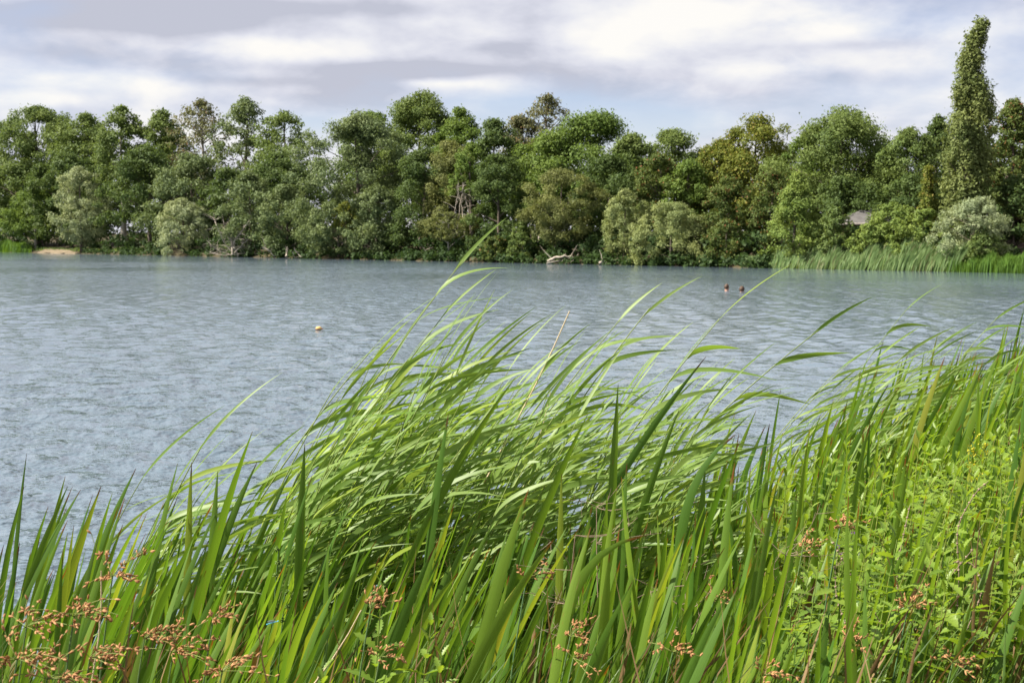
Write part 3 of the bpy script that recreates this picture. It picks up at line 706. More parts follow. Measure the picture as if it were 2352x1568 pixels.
# ------------------------------------------------------------------ buildings behind the shrubs
def box(x0, x1, y0, y1, z0, z1):
    V = [(x, y, z) for z in (z0, z1) for (x, y) in ((x0, y0), (x1, y0), (x1, y1), (x0, y1))]
    F = [(3, 2, 1, 0), (4, 5, 6, 7), (0, 1, 5, 4), (1, 2, 6, 5), (2, 3, 7, 6), (3, 0, 4, 7)]
    return V, F
M['roof'] = plain_mat('grey_roof_felt', (0.085, 0.08, 0.078), (0.12, 0.115, 0.11), 2.0, 0.85, .3, .2)
M['wood'] = plain_mat('brown_boards', (0.13, 0.075, 0.045), (0.20, 0.125, 0.08), 3.0, 0.8, .2, .2)
M['fascia'] = plain_mat('weathered_fascia', (0.17, 0.15, 0.14), (0.22, 0.20, 0.18), 3.0, 0.8, .2, .1)
M['inside'] = plain_mat('dark_interior', (0.012, 0.011, 0.010), (0.02, 0.018, 0.016), 3.0, .9, .1)
M['stone'] = plain_mat('rubble_stone', (0.16, 0.115, 0.085), (0.33, 0.25, 0.20), 5.5, 0.9, .2, .8, 3)
def hut():
    a = at(1940, 512, 103); b = at(2172, 512, 103)
    xc = (a.x + b.x) / 2; w = b.x - a.x; g = gz(xc, 106)
    ez = a.z; root = thing('lakeside_hut', 'hut with low grey roof half hidden behind the light green shrubs', 'hut', (xc, 103, g))
    h = ez - g; hw = w / 2
    mb = MB()
    for (x0, x1, z0, z1) in ((-hw + .3, -hw + 1.1, 0, h), (-hw + 1.1, -hw + 2.1, 0, .9), (-hw + 1.1, -hw + 2.1, h - .35, h), (-hw + 2.1, hw - .3, 0, h)):
        mb.add(*box(x0, x1, .25, .37, z0, z1))
    mb.add(*box(-hw + .3, -hw + .42, .37, 4.0, 0, h)); mb.add(*box(hw - .42, hw - .3, .37, 4.0, 0, h)); mb.add(*box(-hw + .42, hw - .42, 3.9, 4.0, 0, h))
    mb.obj('wall', M['wood'], root)
    obj('window', *box(-hw + 1.1, -hw + 2.1, .33, .36, .9, h - .35), M['inside'], root)
    rh = .95
    V = [(-hw, -.2, h), (hw, -.2, h), (hw, 4.4, h), (-hw, 4.4, h), (-hw + 1.6, 2.1, h + rh), (hw - 1.6, 2.1, h + rh)]
    V2 = V + [(x, y, z - .06) for (x, y, z) in V]
    rf = MB()
    rf.add(V, [(0, 1, 5, 4), (2, 3, 4, 5), (1, 2, 5, 5), (3, 0, 4, 4)])
    me = bpy.data.meshes.new('roof')
    me.from_pydata(V, [], [(0, 1, 5, 4), (2, 3, 4, 5), (1, 2, 5), (3, 0, 4), (3, 2, 1, 0)]); me.materials.append(M['roof'])
    ro = link('roof', me, root)
    f = MB(); f.add(*box(-hw - .02, hw + .02, -.24, -.203, h - .16, h + .02)); f.add(*box(-hw - .04, -hw - .003, -.2, 4.4, h - .16, h + .02)); f.add(*box(hw + .003, hw + .04, -.2, 4.4, h - .16, h + .02))
    f.obj('fascia', M['fascia'], ro)
hut()
def shelter():
    p = at(2306, 549, 97); g = gz(p.x, 97)
    root = thing('stone_shelter', 'small brown stone shelter with dark opening behind the right silver willow', 'shelter', (p.x, 97, g))
    t = p.z - g
    top = at(2300, 505, 97).z - g
    obj('parapet', *box(-1.0, 1.9, 0, .35, 0, t), M['stone'], root)
    obj('coping', *box(-1.03, 1.93, -.04, .39, t + .002, t + .09), M['fascia'], root)
    for x in (-.98, 1.5): obj('pillar', *box(x, x + .35, .02, .34, t + .092, top), M['stone'], root)
    obj('back_wall', *box(-1.0, 1.9, 2.6, 2.9, 0, top), M['stone'], root)
    for x in (-1.0, 1.6): obj('side_wall', *box(x, x + .28, .36, 2.598, 0, top - .01), M['stone'], root)
    obj('roof', *box(-1.3, 2.2, -.3, 3.2, top + .003, top + .18), M['wood'], root)
shelter()

# ------------------------------------------------------------------ dead wood at the far waterline
def dead_branch(name, label, vx, ex, specs, seed, r0=.09, twigs=6, group='dead wood at the far waterline'):
    r = np.random.default_rng(seed)
    g = far_pt(vx, ex); z = max(gz(g.x, g.y), 0) ; D = g.y
    root = thing(name, label, 'deadwood', (g.x, g.y, z), group)
    for (pts, rr) in specs:
        P = []
        for (x, y) in pts:
            q = at(x, y, D); P.append((q.x - g.x, r.uniform(-.5, .5), max(q.z - z, -.15)))
        P = np.array(P); rr *= 1.2
        s = np.linspace(0, 1, 3 * len(P)); k = np.linspace(0, 1, len(P))
        Pf = np.stack([np.interp(s, k, P[:, j]) for j in range(3)], 1) + r.normal(0, .03, (len(s), 3))
        mb = MB(); mb.add(*tube(Pf, np.linspace(rr, rr * .35, len(Pf)), 6))
        for t in range(twigs):
            i = r.integers(2, len(Pf)); d = np.array([r.normal(0, .6), r.normal(0, .6), r.uniform(-.2, .9)])
            q = grow(Pf[i], d, r.uniform(.4, 1.7), 5, (r.normal(0, .5), 0, r.normal(0, .4)))
            mb.add(*tube(q, np.linspace(rr * .32, .010, 5), 4))
        mb.obj('branch', M['deadwood'], root, True)
dead_branch('dead_tree', 'bleached dead fallen tree with many grey twigs at the waterline, left of centre', 522, -3.4,
            [([(545, 588), (535, 560), (552, 535), (580, 500)], .10), ([(535, 585), (530, 545), (510, 535)], .12), ([(540, 586), (515, 560), (500, 520), (488, 500)], .06), ([(530, 586), (500, 575), (480, 560)], .05),
             ([(540, 580), (560, 560), (575, 545)], .06), ([(525, 586), (505, 585), (480, 580)], .05), ([(545, 585), (570, 580), (600, 584)], .05), ([(540, 560), (520, 540), (512, 505)], .05)], 51, twigs=20)
dead_branch('dead_branch', 'bare bleached bough slanting into the water right of the dead tree', 615, -2.8, [([(603, 568), (618, 576), (630, 588)], .09)], 52, twigs=3)
dead_branch('dead_branch', 'short upright pale stump sticking out of the shaded water edge', 658, -2.8, [([(659, 590), (658, 578), (660, 566)], .10)], 53, twigs=2)
dead_branch('dead_branch', 'thin pale forked branch slanting right beside the upright stump', 682, -2.8, [([(676, 570), (684, 582), (692, 590)], .06), ([(672, 578), (676, 590)], .05)], 54, twigs=2)
dead_branch('dead_branch', 'grey driftwood trunk lying on the waterline below the olive willow', 1288, -.9, [([(1258, 600), (1275, 592), (1296, 588), (1318, 592), (1322, 604)], .10), ([(1256, 603), (1290, 600), (1318, 602)], .07)], 55, twigs=5)
dead_branch('dead_branch', 'small pale root hump at the waterline left of the pale willow', 1386, -.9, [([(1378, 604), (1385, 598), (1390, 604), (1400, 605)], .10)], 56, twigs=1)
dead_branch('dead_branch', 'small pale twig hanging in the dark left of the bare stemmed shrub', 980, .3, [([(972, 570), (980, 578), (984, 590)], .06)], 57, twigs=3)
dead_branch('dead_creeper', 'grey dead creeper hanging in the dark below the vivid green bough', 1060, 3.0, [([(1068, 545), (1062, 480), (1050, 430)], .07), ([(1050, 540), (1056, 470), (1066, 420)], .06), ([(1085, 540), (1075, 480), (1060, 410)], .05), ([(1042, 530), (1046, 480), (1054, 440)], .04)], 58, twigs=9)

# ------------------------------------------------------------------ swimmers and the float
M['skin'] = plain_mat('skin', (0.36, 0.19, 0.13), (0.42, 0.23, 0.16), 6.0, 0.5, .4)
M['hair'] = plain_mat('brown_hair', (0.045, 0.025, 0.016), (0.085, 0.05, 0.03), 20.0, 0.6, .3)
M['eye'] = plain_mat('eye', (0.02, 0.015, 0.01), (0.03, 0.02, 0.015), 5.0, .3, .5)
def swimmer(label, vx, vyw, face, dz, hair_len):
    d = ray(vx, vyw); D = EYE / -d.z
    p = Vector((d.x * D, D, 0))
    root = thing('person', label, 'person', (p.x, p.y, 0), 'two bathers in the lake')
    root.rotation_euler = (0, 0, face); root.scale = (.93, .93, .93)
    # joints in metres, water at z = 0, figure looks along +x
    J = {'pelvis': ((-.06, 0, -.72), (.15, .12)), 'waist': ((-.04, 0, -.52), (.125, .10)), 'chest': ((-.01, 0, -.28), (.155, .115)), 'collar': ((0, 0, -.075), (.10, .085)),
         'neck': ((.01, 0, .0), (.058, .058)), 'jaw': ((.03, 0, .085), (.066, .072)), 'head': ((.012, 0, .155), (.078, .092)), 'crown': ((0, 0, .225), (.055, .068)),
         'nose': ((.112, 0, .12), (.014, .018)),
         'sl': ((0, .17, -.09), (.066, .066)), 'el': ((.16, .30, -.30), (.045, .045)), 'wl': ((.38, .28, -.26), (.03, .03)), 'hl': ((.50, .24, -.25), (.035, .02)),
         'sr': ((0, -.17, -.09), (.066, .066)), 'er': ((.16, -.30, -.30), (.045, .045)), 'wr': ((.38, -.28, -.26), (.03, .03)), 'hr': ((.50, -.24, -.25), (.035, .02)),
         'tl': ((-.08, .10, -.80), (.10, .10)), 'kl': ((.10, .14, -1.16), (.062, .062)), 'al': ((-.06, .14, -1.50), (.04, .04)), 'fl': ((.10, .15, -1.56), (.035, .03)),
         'tr': ((-.08, -.10, -.80), (.10, .10)), 'kr': ((.18, -.14, -1.12), (.062, .062)), 'ar': ((.06, -.14, -1.48), (.04, .04)), 'fr': ((.22, -.15, -1.54), (.035, .03))}
    E = [('pelvis', 'waist'), ('waist', 'chest'), ('chest', 'collar'), ('collar', 'neck'), ('neck', 'jaw'), ('jaw', 'head'), ('head', 'crown'), ('jaw', 'nose'),
         ('collar', 'sl'), ('sl', 'el'), ('el', 'wl'), ('wl', 'hl'), ('collar', 'sr'), ('sr', 'er'), ('er', 'wr'), ('wr', 'hr'),
         ('pelvis', 'tl'), ('tl', 'kl'), ('kl', 'al'), ('al', 'fl'), ('pelvis', 'tr'), ('tr', 'kr'), ('kr', 'ar'), ('ar', 'fr')]
    names = list(J)
    me = bpy.data.meshes.new('body')
    me.from_pydata([tuple(np.array(J[n][0]) + (0, 0, dz)) for n in names], [(names.index(a), names.index(b)) for a, b in E], [])
    me.materials.append(M['skin'])
    o = link('body', me, root)
    md = o.modifiers.new('skin', 'SKIN'); md.use_smooth_shade = True
    sv = me.skin_vertices[0].data
    for i, n in enumerate(names): sv[i].radius = J[n][1]; sv[i].use_root = (n == 'pelvis')
    ss = o.modifiers.new('sub', 'SUBSURF'); ss.levels = 1; ss.render_levels = 2
    # hair: a cap with depth that leaves the face free
    th, ph = np.meshgrid(np.linspace(0, 2 * np.pi, 18, endpoint=False), np.linspace(0.02, 1, 9))
    low = np.where(np.cos(th) > 0.35, 0.95, 2.0 + hair_len)
    ang = ph * low
    rr = np.random.default_rng(int(vx))
    k = 1 + 0.05 * rr.standard_normal(th.shape)
    X = .004 + .108 * k * np.sin(np.minimum(ang, 2.2)) * np.cos(th); Y = .098 * k * np.sin(np.minimum(ang, 2.2)) * np.sin(th)
    Z = .150 + .118 * k * np.cos(ang) + dz
    V = np.stack([X, Y, Z], -1).reshape(-1, 3)
    i = np.arange(8)[:, None] * 18; j = np.arange(18)[None]; j2 = (j + 1) % 18
    F = np.stack([i + j, i + j2, i + 18 + j2, i + 18 + j], -1).reshape(-1, 4)
    h = obj('hair', V, F, M['hair'], root, True)
    so = h.modifiers.new('thick', 'SOLIDIFY'); so.thickness = .016; so.offset = -1
    for s in (-1, 1):
        V, F = tube(np.array([(.088, s * .034, .135 + dz), (.094, s * .034, .135 + dz), (.098, s * .034, .135 + dz)]), [.008, .012, .004], 8)
        obj('eye', V, F, M['eye'], root, True)
        V, F = tube(np.array([(-.005, s * .082, .10 + dz), (-.012, s * .094, .12 + dz), (-.008, s * .09, .15 + dz)]), [.008, .016, .010], 6)
        obj('ear', V, F, M['skin'], root, True)
swimmer('left bather with dark hair, head and shoulders above the water, facing right', 1669, 667.5, R(38), .015, .1)
swimmer('right bather with dark hair, chin deep and lower in the water', 1704, 670, R(55), -.035, .2)

def lake_float():
    p = at(732, 757.5, 1.0); d = ray(732, 757.5); D = EYE / -d.z
    root = thing('lake_float', 'small rounded ochre float alone on the open water at left', 'float', (d.x * D, D, 0))
    m1 = plain_mat('ochre', (0.55, 0.33, 0.10), (0.66, 0.45, 0.17), 14, .6, .3)
    m2 = plain_mat('dark_red_brown', (0.09, 0.03, 0.02), (0.16, 0.06, 0.04), 14, .6, .3)
    th, ph = np.meshgrid(np.linspace(0, 2 * np.pi, 20, endpoint=False), np.linspace(.03, 3.11, 12))
    sq = 1 + .06 * np.sin(3 * th + 1) * np.sin(ph)
    V = np.stack([.075 * np.sin(ph) * np.cos(th) * sq, .06 * np.sin(ph) * np.sin(th), .05 * np.cos(ph) + .035], -1).reshape(-1, 3)
    i = np.arange(11)[:, None] * 20; j = np.arange(20)[None]; j2 = (j + 1) % 20
    F = np.stack([i + j, i + 20 + j, i + 20 + j2, i + j2], -1).reshape(-1, 4)
    obj('shell', V, F, m1, root, True)
    # dark collar low on the left, a reddish lug on the right
    a = np.linspace(2.2, 5.0, 14)
    P = np.stack([.069 * np.cos(a), .056 * np.sin(a), np.full_like(a, .016)], 1)
    obj('collar', *tube(P, .013, 6), m2, root, True)
    P = np.array([(.06, -.01, .03), (.085, -.012, .026), (.098, -.012, .016)])
    obj('lug', *tube(P, [.02, .018, .008], 7), plain_mat('red_brown', (0.35, 0.12, 0.07), (0.42, 0.17, 0.1), 14, .6, .3), root, True)
lake_float()

# ------------------------------------------------------------------ foreground plants
WIND = np.array([1.0, 0.06, 0.0])
def blade_obj(name, P, W, S, mat, parent, fold=.25):
    V, F, t, u = ribbon(P, W, S, fold)
    return obj(name, V, F, mat, parent, False, {'t': t, 'u': u})
def sword_width(n, w, r=0.15):
    t = np.linspace(0, 1, n)
    return 0.5 * w * np.minimum(1, 0.70 + 0.9 * t) * np.clip(1 - np.clip((t - 0.66) / 0.34, 0, 1) ** 1.9, 0.05, 1)
def sword_blade(r, base, H, lean, mat, parent, w=None, bow=None, kink=False, tw=0.5):
    n = 13
    d0 = np.array([lean + r.normal(0, .05), r.normal(0, .10), 1.0])
    bend = np.array([bow if bow is not None else r.uniform(.05, .35), r.normal(0, .10), 0])
    Ln = H * r.uniform(1.0, 1.06)
    P = grow(base, d0, Ln, n, bend, 1.6)
    if kink:                                    # a snapped leaf folds over
        k = r.integers(6, 10); rest = P[k:] - P[k]
        dirn = np.array([r.choice([-.3, 1.0]), r.normal(0, .4), -r.uniform(.05, .7)]); dirn /= np.linalg.norm(dirn)
        P[k:] = P[k] + dirn[None] * np.linalg.norm(rest, axis=1)[:, None] + np.array([0, 0, -.06])[None] * (np.linspace(0, 1, len(rest)) ** 2)[:, None]
    w = w or r.uniform(.018, .031)
    a = r.uniform(-.9, .9)
    S = roll_side(P, (1, 0.15, 0), a, a + r.uniform(-tw, tw))
    return blade_obj('leaf', P, sword_width(n, w), S, mat, parent, r.uniform(.10, .26))
iris_n = 0
def iris(x, y, label, group, n, H, lean, gold=0.2, spread=.05, seed=None, width=None):
    global iris_n
    iris_n += 1
    r = np.random.default_rng(2000 + iris_n)
    z = gz(x, y)
    root = thing('iris_plant', label, 'plant', (x, y, z - .02), group)
    ang = r.uniform(0, np.pi)
    for i in range(n):
        o = (i - (n - 1) / 2) * spread * .55
        b = (math.cos(ang) * o + r.normal(0, .012), math.sin(ang) * o + r.normal(0, .012), 0)
        h = H * r.uniform(.62, 1.0)
        mat = M['sword_gold'] if r.random() < gold else M['sword']
        if r.random() < .09: mat = M['dry']; h *= .7
        sword_blade(r, b, h, lean + r.normal(0, .07), mat, root, kink=r.random() < .10, w=(width * r.uniform(.8, 1.15)) if width else None)
    return root

reed_n = 0
def reed(x, y, H, label, group, nleaf=9, lean=.20, sway=.62, apex=None, seedoff=0, thin=1.0, stream=1.0):
    """stem leaning with the wind, leaves streaming to the right"""
    global reed_n
    reed_n += 1
    r = np.random.default_rng(5000 + reed_n + seedoff)
    z0 = gz(x, y) - .02
    def path(Ln):
        return grow((0, 0, 0), (lean, r0y, 1), Ln, 16, (sway, r1y, -.06), 1.15)
    r0y, r1y = r.normal(0, .05), r.normal(0, .06)
    Hh = H
    if apex is not None:
        z0 = min(gz(apex.x - .9, apex.y), 0) - .02
        Hh = apex.z - z0
    P = path(1.0); P = path(Hh / P[-1, 2])
    if apex is not None:
        x = apex.x - P[-1, 0]; y = apex.y - P[-1, 1]
    root = thing('reed_plant', label, 'reed', (x, y, z0), group)
    t = np.linspace(0, 1, 16)
    V, F = tube(P, (.0056 - .0036 * t) * thin, 5)
    obj('stem', V, F, M['reed_stem'], root, True, {'t': np.repeat(t, 5), 'u': np.zeros(80)})
    fr = np.linspace(.30, .985, nleaf) + r.normal(0, .012, nleaf)
    for i, f in enumerate(fr):
        f = min(max(f, .1), 1.0)
        p = np.array([np.interp(f, t, P[:, k]) for k in range(3)])
        k = min(int(f * 15), 14); sd = unit(P[k + 1] - P[k])
        side = 1 if i % 2 else -1
        Ln = r.uniform(.34, .56) * (0.75 + .45 * math.sin(math.pi * min(f, .9)))
        top = f > .93
        d0 = sd + np.array([r.uniform(-.15, .35), side * r.uniform(.05, .55), r.uniform(-.2, .2)]) * (0.35 if top else 1)
        n = 11
        bend = np.array([r.uniform(.4, 2.0), r.normal(0, .5), r.uniform(-.95, -.1)]) * (0.30 if top else stream)
        Q = grow(p, d0, Ln, n, bend, .9)
        tt = np.linspace(0, 1, n)
        w = r.uniform(.017, .030) * (0.7 if top else 1) * thin
        W = .5 * w * np.minimum(1, .30 + 3.2 * tt) * np.clip(1 - tt ** 2.0, .02, 1) ** .9
        a = r.uniform(-1.0, 1.0)
        S = roll_side(Q, (0, .65, .8), a, a + r.uniform(-.9, .9))
        blade_obj('leaf', Q, W, S, M['reed'], root, r.uniform(.05, .25))
    return root

def zone_label(vx, D):
    if vx < 640: return 'sword leaved iris plant on the left bank against the open water', 'iris plants of the left bank'
    row = 'at the foot of the reeds' if D > 5.4 else 'close to the viewer'
    if vx < 1560:
        half = 'left' if vx < 1100 else 'right'
        return 'iris plant %s, before the %s half of the clump' % (row, half), 'iris plants %s, %s half' % (row, half)
    if D > 8.2:
        e = 'beside the water gap' if vx < 2000 else 'by the right edge'
        return 'iris plant at the right rear of the bank %s, tips against water' % e, 'iris plants at the right rear %s' % e
    e = 'beside the reed clump' if vx < 1850 else 'among the toothed herbs'
    f = 'close to the viewer' if D < 5.8 else 'further back'
    return 'iris plant in the growth at lower right, %s %s' % (f, e), 'iris plants at lower right, %s %s' % (f, e)
def proj(x, y, z):
    dx, dy, dz = x, y, z - EYE
    f = dy * cp - dz * sp_; u = dy * sp_ + dz * cp
    return CXV + FV * dx / f, CYV - FV * u / f

def iris_field():
    r = np.random.default_rng(77)
    pts = []
    target = 255
    tries = 0
    while len(pts) < target and tries < 60000:
        tries += 1
        y = 3.8 + 9.8 * r.random() ** 1.15
        x = r.uniform(-.40, .43) * y
        sh = float(near_shore(x))
        if y > sh + 0.75: continue
        vx, vy = proj(x, y, gz(x, y) + .8)
        if vx < -40 or vx > 2400: continue
        # distance between neighbours grows away from the camera
        dmin = .17 + .013 * y
        if any((px - x) ** 2 + (py - y) ** 2 < dmin ** 2 for px, py in pts): continue
        if y < 4.7 and (r.random() < .4 or (640 < vx < 1120 and y < 5.0)): continue
        if vx > 1780 and y < 7.6 and r.random() < .45: continue
        pts.append((x, y))
    for (x, y) in pts:
        vx, vy = proj(x, y, gz(x, y) + .8)
        lb, gp = zone_label(vx, y)
        if vx < 640:
            H = r.uniform(.92, 1.28) * (1 if y > 4.6 else .86); lean = r.uniform(.14, .34); gold = .22; n = r.integers(6, 9)
        elif vx < 1560:
            H = r.uniform(.80, 1.16) * (1 if y > 4.6 else .85); lean = r.uniform(.08, .32); gold = .25; n = r.integers(5, 9)
        elif y > 8.2:
            H = r.uniform(1.10, 1.52); lean = r.uniform(.08, .40); gold = .45; n = r.integers(7, 10)
        else:
            H = r.uniform(.72, 1.15); lean = r.uniform(-.10, .16); gold = .62; n = r.integers(5, 8)
        iris(x, y, lb, gp, int(n), H, lean, gold, width=.033 if y > 8.2 and vx > 1560 else None)
iris_field()

def hero_sword(tips, label, gold=0.0, width=.036):
    """a plant whose longest leaves are known one by one: (tip x, tip y, distance, lean, bow)"""
    x0, y0, D0, l0, b0 = tips[0]
    p = at(x0, y0, D0)
    z = gz(p.x - .3, D0)
    r = np.random.default_rng(int(x0 * 7 + y0))
    H0 = p.z - z
    bx = p.x - H0 * (l0 + b0 * .38)
    root = thing('iris_plant', label, 'plant', (bx, D0, z - .02), 'tall single iris plants')
    for (vx, vy, D, ln, bw) in tips:
        q = at(vx, vy, D); n = 15; H = q.z - z
        d0 = np.array([ln, 0, 1.0]); P = grow((0, 0, 0), d0, 1.0, n, (bw, 0, -max(bw - .5, 0)), 1.6 if bw < .45 else 4.5)
        P *= H / P[-1, 2]
        P += np.array([q.x - bx - P[-1, 0], q.y - D0, 0])
        a = r.uniform(-.45, .45)
        S = roll_side(P, (1, .1, 0), a, a + r.uniform(-.3, .3))
        blade_obj('leaf', P, sword_width(n, width * r.uniform(.9, 1.1)), S, M['sword_gold'] if r.random() < gold else M['sword'], root, .2)
hero_sword([(580, 978, 5.4, .20, .18), (500, 1070, 5.5, .05, .05), (590, 1050, 5.5, .24, .25)], 'iris plant with the tallest dark pointed leaf at left, tip against the lake')
hero_sword([(155, 1105, 5.4, .26, .2), (232, 1104, 5.3, .20, .2), (185, 1112, 5.4, .36, .25)], 'iris plant leaning right near the left edge, tips over the water')
hero_sword([(312, 1064, 5.6, .22, .3), (408, 1052, 5.5, .10, .2), (440, 1050, 5.6, .02, .05)], 'iris plant with three high tips left of the tallest dark leaf')
hero_sword([(45, 1232, 4.9, .12, .1), (8, 1238, 4.8, .18, .1)], 'iris plant at the extreme left edge standing before open water', width=.030)
hero_sword([(700, 1008, 5.5, .02, .05), (660, 1120, 5.4, .1, .1)], 'upright dark iris plant at the left foot of the reed clump')
hero_sword([(1184, 855, 5.6, .30, .42), (1030, 938, 5.6, .06, .12)], 'tall dark iris plant rising through the reed clump, leaning right')
hero_sword([(1420, 870, 5.7, .03, .02), (1350, 940, 5.7, .28, .2)], 'upright dark green iris leaf pair standing in the middle of the reed clump')
hero_sword([(1622, 808, 6.0, .42, .36), (1560, 930, 6.0, .2, .2)], 'slanting iris plant at the right side of the reed clump')
hero_sword([(1290, 1075, 5.0, .02, .0), (1310, 1190, 5.0, .0, .02)], 'narrow upright iris plant at centre below the reeds', width=.028)
hero_sword([(1440, 1050, 5.0, .04, .02), (1395, 1120, 5.0, .02, .02)], 'upright iris plant with crimped leaf right of centre', width=.033)
hero_sword([(998, 1240, 4.0, .20, .28), (905, 1340, 4.0, .1, .2)], 'close iris plant leaning right at the bottom, left of centre', .6, .036)
hero_sword([(1214, 1108, 4.1, .16, .20), (1150, 1400, 4.1, .2, .3)], 'close broad bladed iris plant rising highest from the bottom centre', .6, .042)
hero_sword([(1272, 1222, 4.0, .30, .42), (1052, 1300, 4.1, .35, .5)], 'close yellowish iris plant arching right at bottom centre', 1.0, .034)
hero_sword([(1400, 1255, 4.3, .04, .03), (1480, 1215, 4.3, .03, 1.3), (1340, 1330, 4.3, .0, .1)], 'close iris plant with one leaf curling over to the right, right of centre', .8, .034)
hero_sword([(1620, 1060, 5.3, .02, .06), (1690, 985, 5.3, .02, .9), (1700, 1000, 5.6, .20, .2)], 'broad iris plant right of the reed clump with one leaf curving over', .5, .037)
hero_sword([(1830, 1120, 5.0, .05, .06), (1880, 1180, 5.1, .03, .05), (1790, 1230, 5.0, .1, .1)], 'tall iris plant among the toothed herbs at right', .7, .035)
hero_sword([(2240, 1200, 4.8, .12, .15), (2150, 1320, 4.8, .1, .1)], 'iris plant leaning right near the lower right edge', .8, .034)

def reeds():
    r = np.random.default_rng(404)
    lb = 'green reed bent right by the wind in the dense middle clump'; gp = 'reeds of the middle clump'
    heroes = [((1064, 598), 7.0, 'tallest reed, its long leaves streaming right against the far lake', 10, .42, .30),
              ((1010, 735), 7.0, 'second reed below the tallest one, left part of the middle clump', 9, .40, .3),
              ((1492, 708), 7.0, 'tall reed right of the straw stem with leaf tips high over the clump', 9, .40, .32),
              ((1425, 733), 7.4, 'reed just left of the tall reed right of the straw stem', 8, .40, .35),
              ((1652, 733), 6.8, 'tall reed at the right end of the middle clump', 9, .42, .35),
              ((1880, 758), 7.0, 'reed slanting far right across the gap of open water', 8, .6, .5),
              ((2292, 728), 10.8, 'tall blurred reed above the right rear iris plants', 8, .26, .6),
              ((2085, 708), 11.5, 'blurred reed left of the other tall one above the right rear iris plants', 8, .24, .55),
              ((860, 796), 6.9, 'reed at upper left of the middle clump below the tallest', 9, .42, .35),
              ((460, 1030), 6.0, 'thin reed among the left bank iris tips', 7, .15, .4)]
    for (v, D, l, nl, ln, sw) in heroes:
        reed(0, 0, 0, l, 'tall reeds', nl, ln, sw, apex=at(v[0], v[1], D), thin=1.12, stream=1.9)
    n = 0
    # the skyline of the clump as the eye sees it, at the clump's distance
    sx = np.array([640, 700, 760, 850, 950, 1100, 1300, 1500, 1600, 1680]); sy = np.array([1040, 960, 890, 825, 795, 805, 850, 850, 890, 960])
    while n < 228:
        D = r.uniform(6.0, 8.1)
        vx = r.uniform(640, 1640)
        if r.random() < .22: vx = r.uniform(660, 1000)
        y = np.interp(vx, sx, sy) + r.uniform(0, 1) ** .85 * 340
        a = at(vx, y, D)
        if a.z < .62: continue
        part = 'left flank' if vx < 900 else 'middle' if vx < 1280 else 'right flank'
        lvl = 'high on the skyline' if y < np.interp(vx, sx, sy) + 110 else 'low in the mass'
        lb = 'wind bent green reed %s at the %s of the middle clump' % (lvl, part)
        gp = 'reeds %s, %s of the middle clump' % (lvl, part)
        reed(0, 0, 0, lb, gp, int(r.integers(7, 11)), r.uniform(.14, .40), r.uniform(.12, .45), apex=a)
        n += 1
    for k in range(11):
        vx = r.uniform(300, 620); a = at(vx, np.interp(vx, [250, 620], [1100, 1060]) + r.uniform(0, 130), r.uniform(5.7, 6.5))
        reed(0, 0, 0, 'thin green reed streaming right between the left bank iris leaves', 'thin reeds of the left bank', 7, .18, .4, apex=a, thin=.8)
    for k in range(40):
        vx = r.uniform(1900, 2380); a = at(vx, r.uniform(770, 930), r.uniform(9.0, 12.5))
        reed(0, 0, 0, 'soft green reed leaning right among the right rear iris plants', 'reeds of the right rear bank', 8, .28, .7, apex=a)
reeds()

# filler blades nobody could count
def understorey(name, label, cat, mat, n, seed, hr, wr, inside, leanr=(.0, .4), power=1.25, ymax=12.5, xr=(-.44, .46)):
    r = np.random.default_rng(seed)
    mb = MB(); c = 0
    while c < n:
        y = 3.3 + ymax * r.random() ** power; x = r.uniform(*xr) * y
        sh = float(near_shore(x))
        if y > sh + .8 or not inside(x, y, r): continue
        c += 1
        H = r.uniform(*hr); m = 6
        P = grow((x, y, gz(x, y) - .02), (r.uniform(*leanr), r.normal(0, .18), 1), H, m, (r.uniform(.0, .6), r.normal(0, .2), -r.uniform(0, .3)), 1.3)
        t = np.linspace(0, 1, m); w = r.uniform(*wr)
        a = r.uniform(-1.5, 1.5)
        V, F, tt, u = ribbon(P, .5 * w * np.clip(1 - t ** 2.2, .03, 1), roll_side(P, (1, 0, 0), a, a + r.normal(0, .4)), .2)
        mb.add(V, F, t=tt, u=u)
    tag(mb.obj(name, mat), label, cat, kind='stuff')
understorey('bank_sward', 'mixed narrow green blades crowding the near bank below the taller plants', 'grass', M['understorey'], 6000, 61, (.25, .78), (.006, .017), lambda x, y, r: True)
understorey('tall_grass', 'tall green grass covering the bank beyond the right side', 'grass', M['understorey'], 4200, 63, (.45, 1.05), (.008, .020), lambda x, y, r: abs(x) > .41 * y, xr=(-.75, 1.0))
understorey('withered_blades', 'brown withered leaves caught low among the green blades', 'dry leaves', M['dry'], 760, 62, (.30, .92), (.007, .019), lambda x, y, r: True, (-.5, .7))

# toothed herbs at right and at bottom centre
def toothed_leaf():
    n = 12
    t = np.linspace(0, 1, n); P = np.stack([t, np.zeros(n), -.16 * t ** 2], 1)
    w = .17 * np.sin(np.pi * np.clip(t * .93 + .05, 0, 1)) ** .9
    w *= np.where(np.arange(n) % 2, 1.2, .62); w[-1] = .004; w[0] = .02
    V, F, tt, u = ribbon(P, w, np.tile([0, 1.0, 0], (n, 1)), .35)
    return mesh('toothed_leaf', V, F, M['herb'], False, {'t': tt, 'u': u})
def smooth_leaf():
    n = 9
    t = np.linspace(0, 1, n); P = np.stack([t, np.zeros(n), .10 * t - .30 * t ** 2], 1)
    w = .15 * np.sin(np.pi * np.clip(t * .95 + .03, 0, 1)) ** .7; w[-1] = .003
    V, F, tt, u = ribbon(P, w, np.tile([0, 1.0, 0], (n, 1)), .3)
    return mesh('smooth_leaf', V, F, M['herb'], False, {'t': tt, 'u': u})
TL = toothed_leaf(); SL = smooth_leaf()
herb_n = 0
